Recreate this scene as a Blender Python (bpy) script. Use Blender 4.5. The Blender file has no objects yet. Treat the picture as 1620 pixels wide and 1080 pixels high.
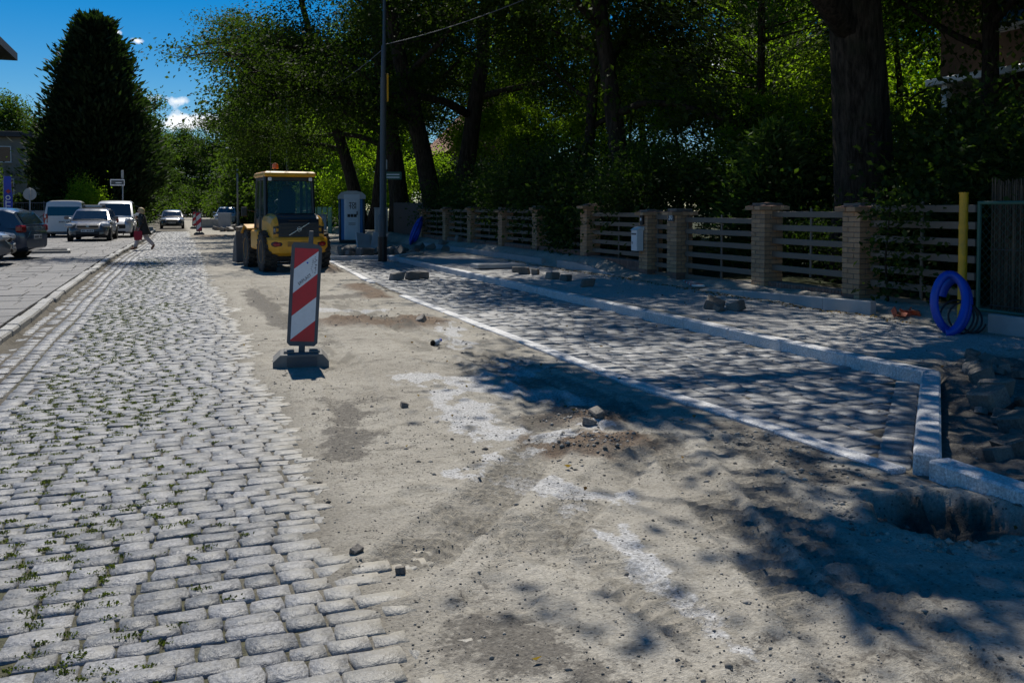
import bpy, bmesh, math, random
import numpy as np
from mathutils import Vector, Matrix

R = math.radians
sc = bpy.context.scene
col = sc.collection

# ---------------------------------------------------------------- camera
cam_d = bpy.data.cameras.new('camera')
cam = bpy.data.objects.new('camera', cam_d)
col.objects.link(cam)
YAW = math.atan(530 / 1450)
cam.location = (0, 0, 1.5)
cam.rotation_euler = (R(88), 0, -YAW)
cam_d.sensor_width = 36
cam_d.lens = 36 * 1450 / 1620
cam_d.shift_y = -158 / 1620
cam_d.clip_start = .05
cam_d.clip_end = 3000
sc.camera = cam

# ---------------------------------------------------------------- sky and sun
SUN_EL, SUN_AZ = 52.0, 7.0          # azimuth: degrees from the road direction (+Y) towards +X
world = bpy.data.worlds.new('World')
sc.world = world
world.use_nodes = True
wn, wl = world.node_tree.nodes, world.node_tree.links
wn.clear()
out = wn.new('ShaderNodeOutputWorld')
bg = wn.new('ShaderNodeBackground')
sky = wn.new('ShaderNodeTexSky')
sky.sky_type = 'NISHITA'
sky.sun_disc = False
sky.sun_elevation = R(SUN_EL)
sky.sun_rotation = R(SUN_AZ)
sky.altitude = 100
sky.air_density = 1.0
sky.dust_density = 0.0
sky.ozone_density = 6.0
hs = wn.new('ShaderNodeHueSaturation')
hs.inputs['Saturation'].default_value = 1.45
wl.new(sky.outputs[0], hs.inputs['Color'])
gm = wn.new('ShaderNodeGamma'); gm.inputs[1].default_value = 1.0
wl.new(hs.outputs[0], gm.inputs[0])
# a few small fair-weather clouds in the sky itself
tc = wn.new('ShaderNodeTexCoord')
def wmath(op, a, b=None, clamp=False):
    n = wn.new('ShaderNodeMath'); n.operation = op; n.use_clamp = clamp
    for k, v in enumerate((a, b)):
        if v is None: continue
        if isinstance(v, (int, float)): n.inputs[k].default_value = v
        else: wl.new(v, n.inputs[k])
    return n.outputs[0]
sep = wn.new('ShaderNodeSeparateXYZ'); wl.new(tc.outputs['Generated'], sep.inputs[0])
azim = wmath('ARCTAN2', sep.outputs[0], sep.outputs[1])
elev = wmath('ARCSINE', sep.outputs[2])
wnz = wn.new('ShaderNodeTexNoise'); wnz.inputs['Scale'].default_value = 60; wnz.inputs['Detail'].default_value = 7
wl.new(tc.outputs['Generated'], wnz.inputs['Vector'])
mask = None
for az, el, sa, se, amp in ((.6, 5.05, 2.1, .62, 1.0), (-3.2, 10.0, .38, .20, .75), (-2.0, 9.6, .42, .22, .75), (.9, 6.3, 2.8, .22, .3),
                            (-3.0, 5.2, 1.2, .4, .8), (34, 9, 5, 1.5, 1), (-40, 11, 6, 2, 1), (95, 14, 9, 3, 1), (-120, 12, 9, 3, 1), (170, 16, 9, 3, 1)):
    a = wmath('DIVIDE', wmath('SUBTRACT', azim, R(az)), R(sa))
    e = wmath('DIVIDE', wmath('SUBTRACT', elev, R(el)), R(se))
    d = wmath('SQRT', wmath('ADD', wmath('MULTIPLY', a, a), wmath('MULTIPLY', e, e)))
    m = wmath('MULTIPLY', wmath('SUBTRACT', 1.0, d), amp)
    mask = m if mask is None else wmath('MAXIMUM', mask, m)
nz = wmath('MULTIPLY', wmath('SUBTRACT', wnz.outputs['Fac'], .5), 2.6)
cm = wmath('MULTIPLY', wmath('ADD', mask, nz), 1.9, True)
cm = wmath('MULTIPLY', cm, wmath('GREATER_THAN', mask, -.55))
wmix = wn.new('ShaderNodeMix'); wmix.data_type = 'RGBA'
wl.new(cm, wmix.inputs['Factor'])
wl.new(gm.outputs[0], wmix.inputs['A'])
wmix.inputs['B'].default_value = (13, 13.4, 14, 1)
wl.new(wmix.outputs['Result'], bg.inputs['Color'])
bg.inputs['Strength'].default_value = 0.078
wl.new(bg.outputs[0], out.inputs[0])

sun_d = bpy.data.lights.new('sun', 'SUN')
sun_d.energy = 5.0
sun_d.angle = R(0.53)
sun_d.color = (1.0, .95, .86)
sun = bpy.data.objects.new('sun', sun_d)
col.objects.link(sun)
sv = Vector((math.sin(R(SUN_AZ)) * math.cos(R(SUN_EL)), math.cos(R(SUN_AZ)) * math.cos(R(SUN_EL)), math.sin(R(SUN_EL))))
sun.rotation_euler = (-sv).to_track_quat('-Z', 'Y').to_euler()
sun.location = (5, 20, 40)

vs = sc.view_settings
vs.view_transform = 'Standard'
vs.look = 'None'
vs.exposure = 0.0
vs.gamma = 1
vs.use_curve_mapping = False
sc.cycles.use_denoising = True
sc.cycles.max_bounces = 8
sc.cycles.transparent_max_bounces = 8

# ---------------------------------------------------------------- helpers
rng = random.Random(7)
npr = np.random.default_rng(11)

class MB:
    def __init__(s): s.v = []; s.f = []; s.m = []
    def add(s, vs, fs, m=0, M=None):
        b = len(s.v)
        s.v += [tuple(M @ Vector(v)) for v in vs] if M is not None else [tuple(v) for v in vs]
        s.f += [tuple(b + i for i in f) for f in fs]; s.m += [m] * len(fs)
        return s
    def box(s, c, d, m=0, ch=0.0, rz=0, rx=0, ry=0, M=None):
        hx, hy, hz = d[0] / 2, d[1] / 2, d[2] / 2
        ch = min(ch, hx * .9, hy * .9, hz * .9)
        T = Matrix.Translation(c)
        if rz or rx or ry:
            T = T @ Matrix.Rotation(rz, 4, 'Z') @ Matrix.Rotation(rx, 4, 'X') @ Matrix.Rotation(ry, 4, 'Y')
        if M is not None: T = M @ T
        v, f = chbox(hx, hy, hz, ch)
        return s.add(v, f, m, T)
    def prism(s, poly, axis, a, b, m=0, M=None):
        n = len(poly)
        def P(p, t):
            return {'x': (t, p[0], p[1]), 'y': (p[0], t, p[1]), 'z': (p[0], p[1], t)}[axis]
        vs = [P(p, a) for p in poly] + [P(p, b) for p in poly]
        fs = [tuple(range(n)), tuple(range(2 * n - 1, n - 1, -1))]
        fs += [(i, (i + 1) % n + 0, n + (i + 1) % n, n + i) for i in range(n)]
        return s.add(vs, fs, m, M)
    def loft(s, rings, m=0, cap=True, closed=True, M=None):
        n = len(rings[0]); vs = [p for r in rings for p in r]; fs = []
        for k in range(len(rings) - 1):
            for i in range(n if closed else n - 1):
                j = (i + 1) % n
                fs.append((k * n + i, k * n + j, (k + 1) * n + j, (k + 1) * n + i))
        if cap and closed:
            fs.append(tuple(range(n - 1, -1, -1))); fs.append(tuple((len(rings) - 1) * n + i for i in range(n)))
        return s.add(vs, fs, m, M)
    def tube(s, pts, r, seg=8, m=0, cap=True, M=None):
        pts = [Vector(p) for p in pts]
        rs = r if isinstance(r, (list, tuple)) else [r] * len(pts)
        rings = []; up = Vector((.13, .27, 1)).normalized(); prev = None
        for i, p in enumerate(pts):
            t = (pts[min(i + 1, len(pts) - 1)] - pts[max(i - 1, 0)])
            t = t.normalized() if t.length > 1e-9 else Vector((0, 0, 1))
            if prev is None:
                a = t.cross(Vector((1, 0, 0)) if abs(t.x) < .8 else Vector((0, 1, 0))).normalized()
            else:
                a = (prev - t * prev.dot(t))
                a = a.normalized() if a.length > 1e-6 else t.orthogonal().normalized()
            prev = a; b = t.cross(a)
            rings.append([p + (a * math.cos(k * 2 * math.pi / seg) + b * math.sin(k * 2 * math.pi / seg)) * rs[i] for k in range(seg)])
        return s.loft(rings, m, cap, True, M)
    def lathe(s, prof, seg=24, m=0, M=None):      # prof: (r, z) about Z
        rings = [[(r * math.cos(k * 2 * math.pi / seg), r * math.sin(k * 2 * math.pi / seg), z) for k in range(seg)] for r, z in prof]
        return s.loft(rings, m, True, True, M)
    def build(s, name, mats, parent=None, smooth=False, recalc=True, loc=None, auto=None):
        me = bpy.data.meshes.new(name)
        me.from_pydata(s.v, [], s.f)
        if not isinstance(mats, (list, tuple)): mats = [mats]
        for mt in mats: me.materials.append(mt)
        if len(mats) > 1: me.polygons.foreach_set('material_index', s.m)
        if recalc:
            bm = bmesh.new(); bm.from_mesh(me); bmesh.ops.recalc_face_normals(bm, faces=bm.faces)
            bm.to_mesh(me); bm.free()
        if smooth:
            me.polygons.foreach_set('use_smooth', [True] * len(me.polygons))
            if auto is not None:
                try: me.set_sharp_from_angle(angle=R(auto))
                except Exception: pass
        o = bpy.data.objects.new(name, me); col.objects.link(o)
        if parent is not None: o.parent = parent
        if loc is not None: o.location = loc
        return o

_cb = {}
def chbox(hx, hy, hz, c):
    if c <= 0:
        v = [(sx * hx, sy * hy, sz * hz) for sx in (-1, 1) for sy in (-1, 1) for sz in (-1, 1)]
        return v, [(0, 1, 3, 2), (4, 6, 7, 5), (0, 4, 5, 1), (2, 3, 7, 6), (0, 2, 6, 4), (1, 5, 7, 3)]
    v = []; idx = {}
    for sx in (-1, 1):
        for sy in (-1, 1):
            for sz in (-1, 1):
                for a in range(3):
                    p = [sx * (hx - c), sy * (hy - c), sz * (hz - c)]
                    p[a] = (sx * hx, sy * hy, sz * hz)[a]
                    idx[(sx, sy, sz, a)] = len(v); v.append(tuple(p))
    f = []
    for a in range(3):
        b, c2 = (a + 1) % 3, (a + 2) % 3
        for s in (-1, 1):
            def k(sb, sc_):
                t = [0, 0, 0]; t[a] = s; t[b] = sb; t[c2] = sc_; return idx[(t[0], t[1], t[2], a)]
            q = (k(-1, -1), k(1, -1), k(1, 1), k(-1, 1)); f.append(q if s > 0 else q[::-1])
        for sb in (-1, 1):
            for s2 in (-1, 1):
                def e(sa, ax):
                    t = [0, 0, 0]; t[a] = sa; t[b] = sb; t[c2] = s2; return idx[(t[0], t[1], t[2], ax)]
                q = (e(-1, b), e(1, b), e(1, c2), e(-1, c2)); f.append(q if sb * s2 > 0 else q[::-1])
    for sx in (-1, 1):
        for sy in (-1, 1):
            for sz in (-1, 1):
                t = (idx[(sx, sy, sz, 0)], idx[(sx, sy, sz, 1)], idx[(sx, sy, sz, 2)])
                f.append(t if sx * sy * sz > 0 else t[::-1])
    return v, f

def tag(o, label=None, cat=None, group=None, kind=None):
    if label: o['label'] = label
    if cat: o['category'] = cat
    if group: o['group'] = group
    if kind or cat: o['kind'] = kind or 'thing'
    return o
def thing(name, label, cat, loc=(0, 0, 0), rz=0, group=None):
    o = bpy.data.objects.new(name, None); col.objects.link(o)
    o.empty_display_size = .1
    o.location = loc; o.rotation_euler = (0, 0, rz)
    return tag(o, label, cat, group, 'thing')
def struct(name, o=None):
    if o is None:
        o = bpy.data.objects.new(name, None); col.objects.link(o)
    o['kind'] = 'structure'
    return o
def obj(name, me, parent=None, loc=None, rot=None, scale=None):
    o = bpy.data.objects.new(name, me); col.objects.link(o)
    if parent is not None: o.parent = parent
    if loc is not None: o.location = loc
    if rot is not None: o.rotation_euler = rot
    if scale is not None: o.scale = scale
    return o
def copy_tree(o, parent=None):
    c = o.copy(); col.objects.link(c)
    if parent is not None: c.parent = parent
    for ch in [x for x in bpy.data.objects if x.parent is o]: copy_tree(ch, c)
    return c
def npmesh(name, V, F, mats, parent=None, smooth=False, midx=None):
    V = np.asarray(V, np.float32); F = np.asarray(F, np.int32); k = F.shape[1]
    me = bpy.data.meshes.new(name)
    me.vertices.add(len(V)); me.vertices.foreach_set('co', V.ravel())
    me.loops.add(F.size); me.loops.foreach_set('vertex_index', F.ravel())
    me.polygons.add(len(F)); me.polygons.foreach_set('loop_start', np.arange(len(F), dtype=np.int32) * k)
    me.polygons.foreach_set('loop_total', np.full(len(F), k, np.int32))
    if smooth: me.polygons.foreach_set('use_smooth', np.ones(len(F), bool))
    for mt in (mats if isinstance(mats, (list, tuple)) else [mats]): me.materials.append(mt)
    if midx is not None: me.polygons.foreach_set('material_index', np.asarray(midx, np.int32))
    me.update(calc_edges=True)
    return me
def text(name, s, size, mt, parent, M, depth=.002, align='CENTER', bold=0.0):
    cu = bpy.data.curves.new(name, 'FONT'); cu.body = s; cu.size = size; cu.align_x = align; cu.align_y = 'CENTER'
    cu.extrude = depth; cu.resolution_u = 2; cu.offset = bold
    t = bpy.data.objects.new(name, cu); col.objects.link(t)
    dg = bpy.context.evaluated_depsgraph_get()
    me = bpy.data.meshes.new_from_object(t.evaluated_get(dg))
    bpy.data.objects.remove(t); bpy.data.curves.remove(cu)
    me.name = name; me.materials.clear(); me.materials.append(mt)
    o = obj(name, me, parent); o.matrix_local = M
    return o

# ---- value noise in numpy
def _h(ix, iy, s):
    n = (ix.astype(np.int64) * 374761393 + iy.astype(np.int64) * 668265263 + s * 974711) & 0x7fffffff
    n = ((n ^ (n >> 13)) * 1274126177) & 0x7fffffff
    n = (n ^ (n >> 16)) & 0xffff
    return n / 65535.0
def vnoise(x, y, s=0):
    ix, iy = np.floor(x), np.floor(y); fx, fy = x - ix, y - iy
    fx = fx * fx * (3 - 2 * fx); fy = fy * fy * (3 - 2 * fy)
    a = _h(ix, iy, s); b = _h(ix + 1, iy, s); c = _h(ix, iy + 1, s); d = _h(ix + 1, iy + 1, s)
    return (a * (1 - fx) + b * fx) * (1 - fy) + (c * (1 - fx) + d * fx) * fy
def fbm(x, y, s=0, o=4, g=.5):
    t = 0; a = 1; n = 0
    for k in range(o):
        t = t + a * (vnoise(x, y, s + k * 17) - .5); n += a; a *= g; x = x * 2.03 + 3.1; y = y * 2.03 + 1.7
    return t / n * 2
def sstep(a, b, x):
    t = np.clip((x - a) / (b - a), 0, 1); return t * t * (3 - 2 * t)

# ---------------------------------------------------------------- materials
MATS = {}
def nmat(name):
    m = bpy.data.materials.new(name); m.use_nodes = True
    n = m.node_tree.nodes; l = m.node_tree.links
    n.clear()
    o = n.new('ShaderNodeOutputMaterial'); MATS[name] = m
    return m, n, l, o
def mixc(n, l, fac, a, b, mode='MIX'):
    x = n.new('ShaderNodeMix'); x.data_type = 'RGBA'; x.blend_type = mode
    for key, v in (('Factor', fac), ('A', a), ('B', b)):
        s = x.inputs[key]
        if isinstance(v, (int, float)): s.default_value = v
        elif isinstance(v, tuple): s.default_value = v if len(v) == 4 else v + (1,)
        else: l.new(v, s)
    return x.outputs['Result']
def noise(n, l, vec, scale, detail=4, rough=.55):
    x = n.new('ShaderNodeTexNoise'); x.inputs['Scale'].default_value = scale; x.inputs['Detail'].default_value = detail
    x.inputs['Roughness'].default_value = rough
    l.new(vec, x.inputs['Vector']); return x.outputs['Fac']
def ramp(n, l, fac, a, b):
    x = n.new('ShaderNodeMapRange'); x.inputs[1].default_value = a; x.inputs[2].default_value = b
    l.new(fac, x.inputs[0]); return x.outputs[0]
def nm(n, l, op, a, b=None, clamp=False):
    x = n.new('ShaderNodeMath'); x.operation = op; x.use_clamp = clamp
    for k, v in enumerate((a, b)):
        if v is None: continue
        if isinstance(v, (int, float)): x.inputs[k].default_value = v
        else: l.new(v, x.inputs[k])
    return x.outputs[0]
def rnd(n, l):      # one random value for each separate object and each loose piece of a joined one
    a = n.new('ShaderNodeObjectInfo').outputs['Random']; b = n.new('ShaderNodeNewGeometry').outputs['Random Per Island']
    return nm(n, l, 'FRACT', nm(n, l, 'ADD', a, b))
def mat(name, c, rough=.6, metal=0, var=.12, scale=6., bump=.0, bscale=40., spec=.5, rv=.0, dirt=None, coat=0, emit=None):
    m, n, l, o = nmat(name)
    p = n.new('ShaderNodeBsdfPrincipled'); l.new(p.outputs[0], o.inputs[0])
    tcn = n.new('ShaderNodeTexCoord').outputs['Object']
    c4 = tuple(c) + (1,)
    f = noise(n, l, tcn, scale, 5, .6)
    k = mixc(n, l, ramp(n, l, f, .3, .7), tuple(max(0, v * (1 - var)) for v in c), tuple(min(1, v * (1 + var)) for v in c))
    if rv:
        r = rnd(n, l)
        k = mixc(n, l, 1.0, k, mixc(n, l, r, (1 - rv,) * 3, (1 + rv,) * 3), 'MULTIPLY')
    if dirt:
        d = noise(n, l, tcn, scale * .6, 6, .7)
        k = mixc(n, l, ramp(n, l, d, .48, .72), k, tuple(dirt))
    l.new(k, p.inputs['Base Color'])
    l.new(ramp(n, l, f, -.6 + 0, 1.6) if False else nm(n, l, 'ADD', nm(n, l, 'MULTIPLY', f, .16), rough - .08, True), p.inputs['Roughness'])
    p.inputs['Metallic'].default_value = metal
    p.inputs['Specular IOR Level'].default_value = spec
    if coat: p.inputs['Coat Weight'].default_value = coat; p.inputs['Coat Roughness'].default_value = .08
    if bump:
        bn = n.new('ShaderNodeBump'); bn.inputs['Strength'].default_value = bump; bn.inputs['Distance'].default_value = .01
        l.new(noise(n, l, tcn, bscale, 5, .65), bn.inputs['Height']); l.new(bn.outputs[0], p.inputs['Normal'])
    if emit: p.inputs['Emission Color'].default_value = tuple(emit[:3]) + (1,); p.inputs['Emission Strength'].default_value = emit[3]
    return m

def leafmat(name, c, c2, trans=.45, tcol=None):
    m, n, l, o = nmat(name)
    r = n.new('ShaderNodeNewGeometry').outputs['Random Per Island']
    oi = n.new('ShaderNodeObjectInfo').outputs['Random']
    k = mixc(n, l, r, tuple(c), tuple(c2))
    k = mixc(n, l, 1.0, k, mixc(n, l, oi, (.82, .86, .8), (1.12, 1.1, 1.05)), 'MULTIPLY')
    d = n.new('ShaderNodeBsdfPrincipled'); l.new(k, d.inputs['Base Color']); d.inputs['Roughness'].default_value = .7
    d.inputs['Specular IOR Level'].default_value = .12
    t = n.new('ShaderNodeBsdfTranslucent')
    tc_ = mixc(n, l, 1.0, k, tcol or (2.7, 3.3, .75), 'MULTIPLY'); l.new(tc_, t.inputs['Color'])
    ms = n.new('ShaderNodeMixShader'); ms.inputs[0].default_value = trans
    l.new(d.outputs[0], ms.inputs[1]); l.new(t.outputs[0], ms.inputs[2]); l.new(ms.outputs[0], o.inputs[0])
    return m

def glassmat(name, c=(.02, .03, .03), alpha=.75):
    m, n, l, o = nmat(name)
    g = n.new('ShaderNodeBsdfPrincipled'); g.inputs['Base Color'].default_value = tuple(c) + (1,); g.inputs['Roughness'].default_value = .06
    g.inputs['Specular IOR Level'].default_value = .8
    t = n.new('ShaderNodeBsdfTransparent'); t.inputs[0].default_value = (.75, .85, .82, 1)
    ms = n.new('ShaderNodeMixShader'); ms.inputs[0].default_value = alpha
    l.new(t.outputs[0], ms.inputs[1]); l.new(g.outputs[0], ms.inputs[2]); l.new(ms.outputs[0], o.inputs[0])
    return m

def sett_mat(name, a, b, rough=.42, dust=(.36, .33, .27), edge=False):
    m, n, l, o = nmat(name)
    p = n.new('ShaderNodeBsdfPrincipled'); l.new(p.outputs[0], o.inputs[0])
    g = n.new('ShaderNodeNewGeometry')
    pos = g.outputs['Position']
    r = rnd(n, l)
    k = mixc(n, l, r, a, b)
    grain = noise(n, l, pos, 70, 4, .75)
    k = mixc(n, l, 1.0, k, mixc(n, l, ramp(n, l, grain, .34, .66), (.5, .5, .51), (1.38, 1.38, 1.38)), 'MULTIPLY')
    pitn = noise(n, l, pos, 33, 5, .75)
    k = mixc(n, l, nm(n, l, 'MULTIPLY', ramp(n, l, pitn, .58, .70), .6, True), k, (.05, .048, .045))
    if edge:
        sx_ = n.new('ShaderNodeSeparateXYZ'); l.new(pos, sx_.inputs[0])
        ed = ramp(n, l, sx_.outputs[0], .15, .95)
        k = mixc(n, l, nm(n, l, 'MULTIPLY', nm(n, l, 'ADD', nm(n, l, 'SUBTRACT', ed, .62), nm(n, l, 'MULTIPLY', noise(n, l, pos, 11, 5, .7), .75)), 1.7, True), k, (.36, .335, .285))
    big = noise(n, l, pos, 9, 5, .6)
    k = mixc(n, l, nm(n, l, 'MULTIPLY', ramp(n, l, big, .46, .68), .55, True), k, dust)
    l.new(k, p.inputs['Base Color'])
    l.new(nm(n, l, 'ADD', nm(n, l, 'MULTIPLY', grain, .3), rough - .15, True), p.inputs['Roughness'])
    bn = n.new('ShaderNodeBump'); bn.inputs['Strength'].default_value = .8; bn.inputs['Distance'].default_value = .010
    l.new(nm(n, l, 'ADD', noise(n, l, pos, 45, 4, .65), nm(n, l, 'MULTIPLY', noise(n, l, pos, 14, 2), 1.2)), bn.inputs['Height'])
    l.new(bn.outputs[0], p.inputs['Normal'])
    p.inputs['Specular IOR Level'].default_value = .4
    return m

M_sett = sett_mat('granite_sett', (.135, .14, .15), (.285, .285, .292), .46, (.30, .285, .25), True)
M_baysett = sett_mat('new_sett', (.25, .255, .262), (.37, .368, .365), .55, (.38, .37, .34))
M_kerb = sett_mat('kerb_granite', (.60, .605, .61), (.68, .68, .685), .6, (.56, .55, .52))
M_oldkerb = sett_mat('old_kerb_granite', (.24, .235, .22), (.36, .35, .33), .55)
M_slab = sett_mat('pavement_slab', (.115, .112, .112), (.17, .162, .158), .6, (.17, .16, .14))
M_conc = mat('concrete', (.36, .365, .37), .8, var=.14, scale=3, bump=.25, bscale=60)
M_rock = sett_mat('rough_stone', (.12, .105, .09), (.23, .205, .18), .65, (.22, .19, .15))
M_brick = mat('tan_brick', (.42, .255, .145), .85, var=.15, scale=14, bump=.3, bscale=90, rv=.22)
M_brickred = mat('brown_brick', (.22, .125, .095), .85, var=.15, scale=14, bump=.3, bscale=90, rv=.2)
M_mortar = mat('mortar', (.16, .14, .12), .9, var=.2, scale=20)
M_slat = mat('grey_painted_steel', (.15, .122, .098), .5, var=.1, scale=3)
M_black = mat('black_plastic', (.012, .012, .014), .45, var=.2)
M_rubber = mat('tyre_rubber', (.025, .024, .023), .85, var=.3, scale=9, bump=.3, dirt=(.10, .09, .075))
def bark_mat():
    m, n, l, o = nmat('bark')
    p = n.new('ShaderNodeBsdfPrincipled'); l.new(p.outputs[0], o.inputs[0]); p.inputs['Roughness'].default_value = .95; p.inputs['Specular IOR Level'].default_value = .15
    tcn = n.new('ShaderNodeTexCoord').outputs['Object']; mp = n.new('ShaderNodeMapping'); mp.inputs['Scale'].default_value = (1, 1, .16); l.new(tcn, mp.inputs[0])
    f = noise(n, l, mp.outputs[0], 13, 6, .7); g = noise(n, l, tcn, 2.2, 4, .6)
    k = mixc(n, l, ramp(n, l, f, .38, .62), (.012, .010, .008), (.062, .050, .040))
    k = mixc(n, l, ramp(n, l, g, .5, .8), k, (.03, .034, .02)); l.new(k, p.inputs['Base Color'])
    b = n.new('ShaderNodeBump'); b.inputs['Strength'].default_value = 1.0; b.inputs['Distance'].default_value = .06; l.new(f, b.inputs['Height']); l.new(b.outputs[0], p.inputs['Normal'])
    return m
M_bark = bark_mat()
M_white = mat('white_paint', (.72, .73, .74), .4, var=.04)
M_grey = mat('grey_metal', (.30, .31, .32), .45, var=.08)
M_dkgrey = mat('dark_grey_metal', (.07, .075, .085), .5, var=.1)
M_green_p = mat('green_paint', (.03, .11, .08), .5)
M_red = mat('red_reflective', (.52, .012, .02), .35, var=.08, scale=14, dirt=None)
M_refw = mat('white_reflective', (.70, .71, .73), .35, var=.06, scale=14)

# ================================================================ ground
def seg_d(x, y, pts):      # distance to a polyline and length along it
    best = np.full(x.shape, 1e9); al = np.zeros(x.shape); sd = np.zeros(x.shape); acc = 0
    for (x0, y0), (x1, y1) in zip(pts[:-1], pts[1:]):
        dx, dy = x1 - x0, y1 - y0; L = math.hypot(dx, dy)
        t = np.clip(((x - x0) * dx + (y - y0) * dy) / L ** 2, 0, 1)
        d = np.hypot(x - x0 - t * dx, y - y0 - t * dy)
        s = ((x - x0) * dy - (y - y0) * dx) / L
        b = d < best
        best = np.where(b, d, best); al = np.where(b, acc + t * L, al); sd = np.where(b, s, sd); acc += L
    return best, al, sd
def road_edge(y):
    return .82 + .16 * fbm(y * .55, y * 0 + 3.3, 5, 3) + .1 * fbm(y * 2.2, y * 0 + 8.3, 9, 2)
def strip_x(y): return np.interp(y, [3.9, 7, 17, 27.5], [3.82, 3.62, 3.60, 4.15])
TRACKS = [([(.75, 3.6), (1.43, 4.37), (2.3, 5.5), (2.9, 7.2), (2.8, 10), (2.3, 15)], .17, 1.0),
          ([(1.15, 3.3), (1.7, 4.0), (2.65, 5.0), (3.15, 6.6), (3.1, 9)], .14, .8),
          ([(2.05, 2.2), (2.4, 3.5), (2.95, 5.2), (3.2, 6.4)], .13, 1.0), ([(2.35, 2.2), (2.75, 3.6), (3.3, 5.0)], .13, .9),
          ([(1.7, 2.3), (1.75, 2.9), (1.6, 3.6), (1.2, 4.6)], .14, .7), ([(1.2, 6.2), (1.5, 9), (1.55, 13), (1.6, 20)], .2, .7),
          ([(2.4, 8), (2.65, 13), (2.9, 20)], .2, .7), ([(1.5, 2.2), (2.6, 2.9), (3.4, 2.6)], .15, .6)]
SOILS = [([(2.2, 12.2), (2.95, 11.7)], .55, .09), ([(2.3, 5.35), (2.7, 5.2)], .30, .05), ([(2.55, 6.05), (2.85, 5.9)], .25, .04), ([(1.9, 54), (3.6, 52)], 1.8, .12),
         ([(3.2, 15.5), (3.3, 18)], .3, .05), ([(3.4, 22), (3.6, 25)], .35, .12)]
LIMES = [([(2.0, 7.9), (2.6, 7.6), (3.2, 8.4)], .42), ([(2.1, 7.3), (1.95, 6.2), (1.95, 5.7)], .27), ([(2.5, 7.2), (2.9, 6.6)], .3), ([(1.5, 4.95), (1.85, 4.55), (2.1, 4.3)], .19), ([(1.75, 5.1), (2.2, 5.45), (2.75, 5.75)], .16),
         ([(1.9, 4.2), (1.85, 3.5), (1.8, 3.0), (1.85, 2.6)], .13), ([(1.95, 13.8), (2.85, 13.4)], .28), ([(2.9, 9.6), (3.3, 11.5)], .22)]
DARKS = [([(3.55, 5.3), (3.42, 4.2)], .26), ([(1.25, 17.5), (1.3, 11.8)], .25), ([(2.7, 6.2), (2.4, 6.0)], .3), ([(2.9, 16), (2.3, 15.6)], .4), ([(.95, 5.6), (1.2, 7)], .2), ([(4.6, 4.1), (6.4, 6.0)], .7), ([(1.0, 3.0), (1.3, 2.5)], .25)]
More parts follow.
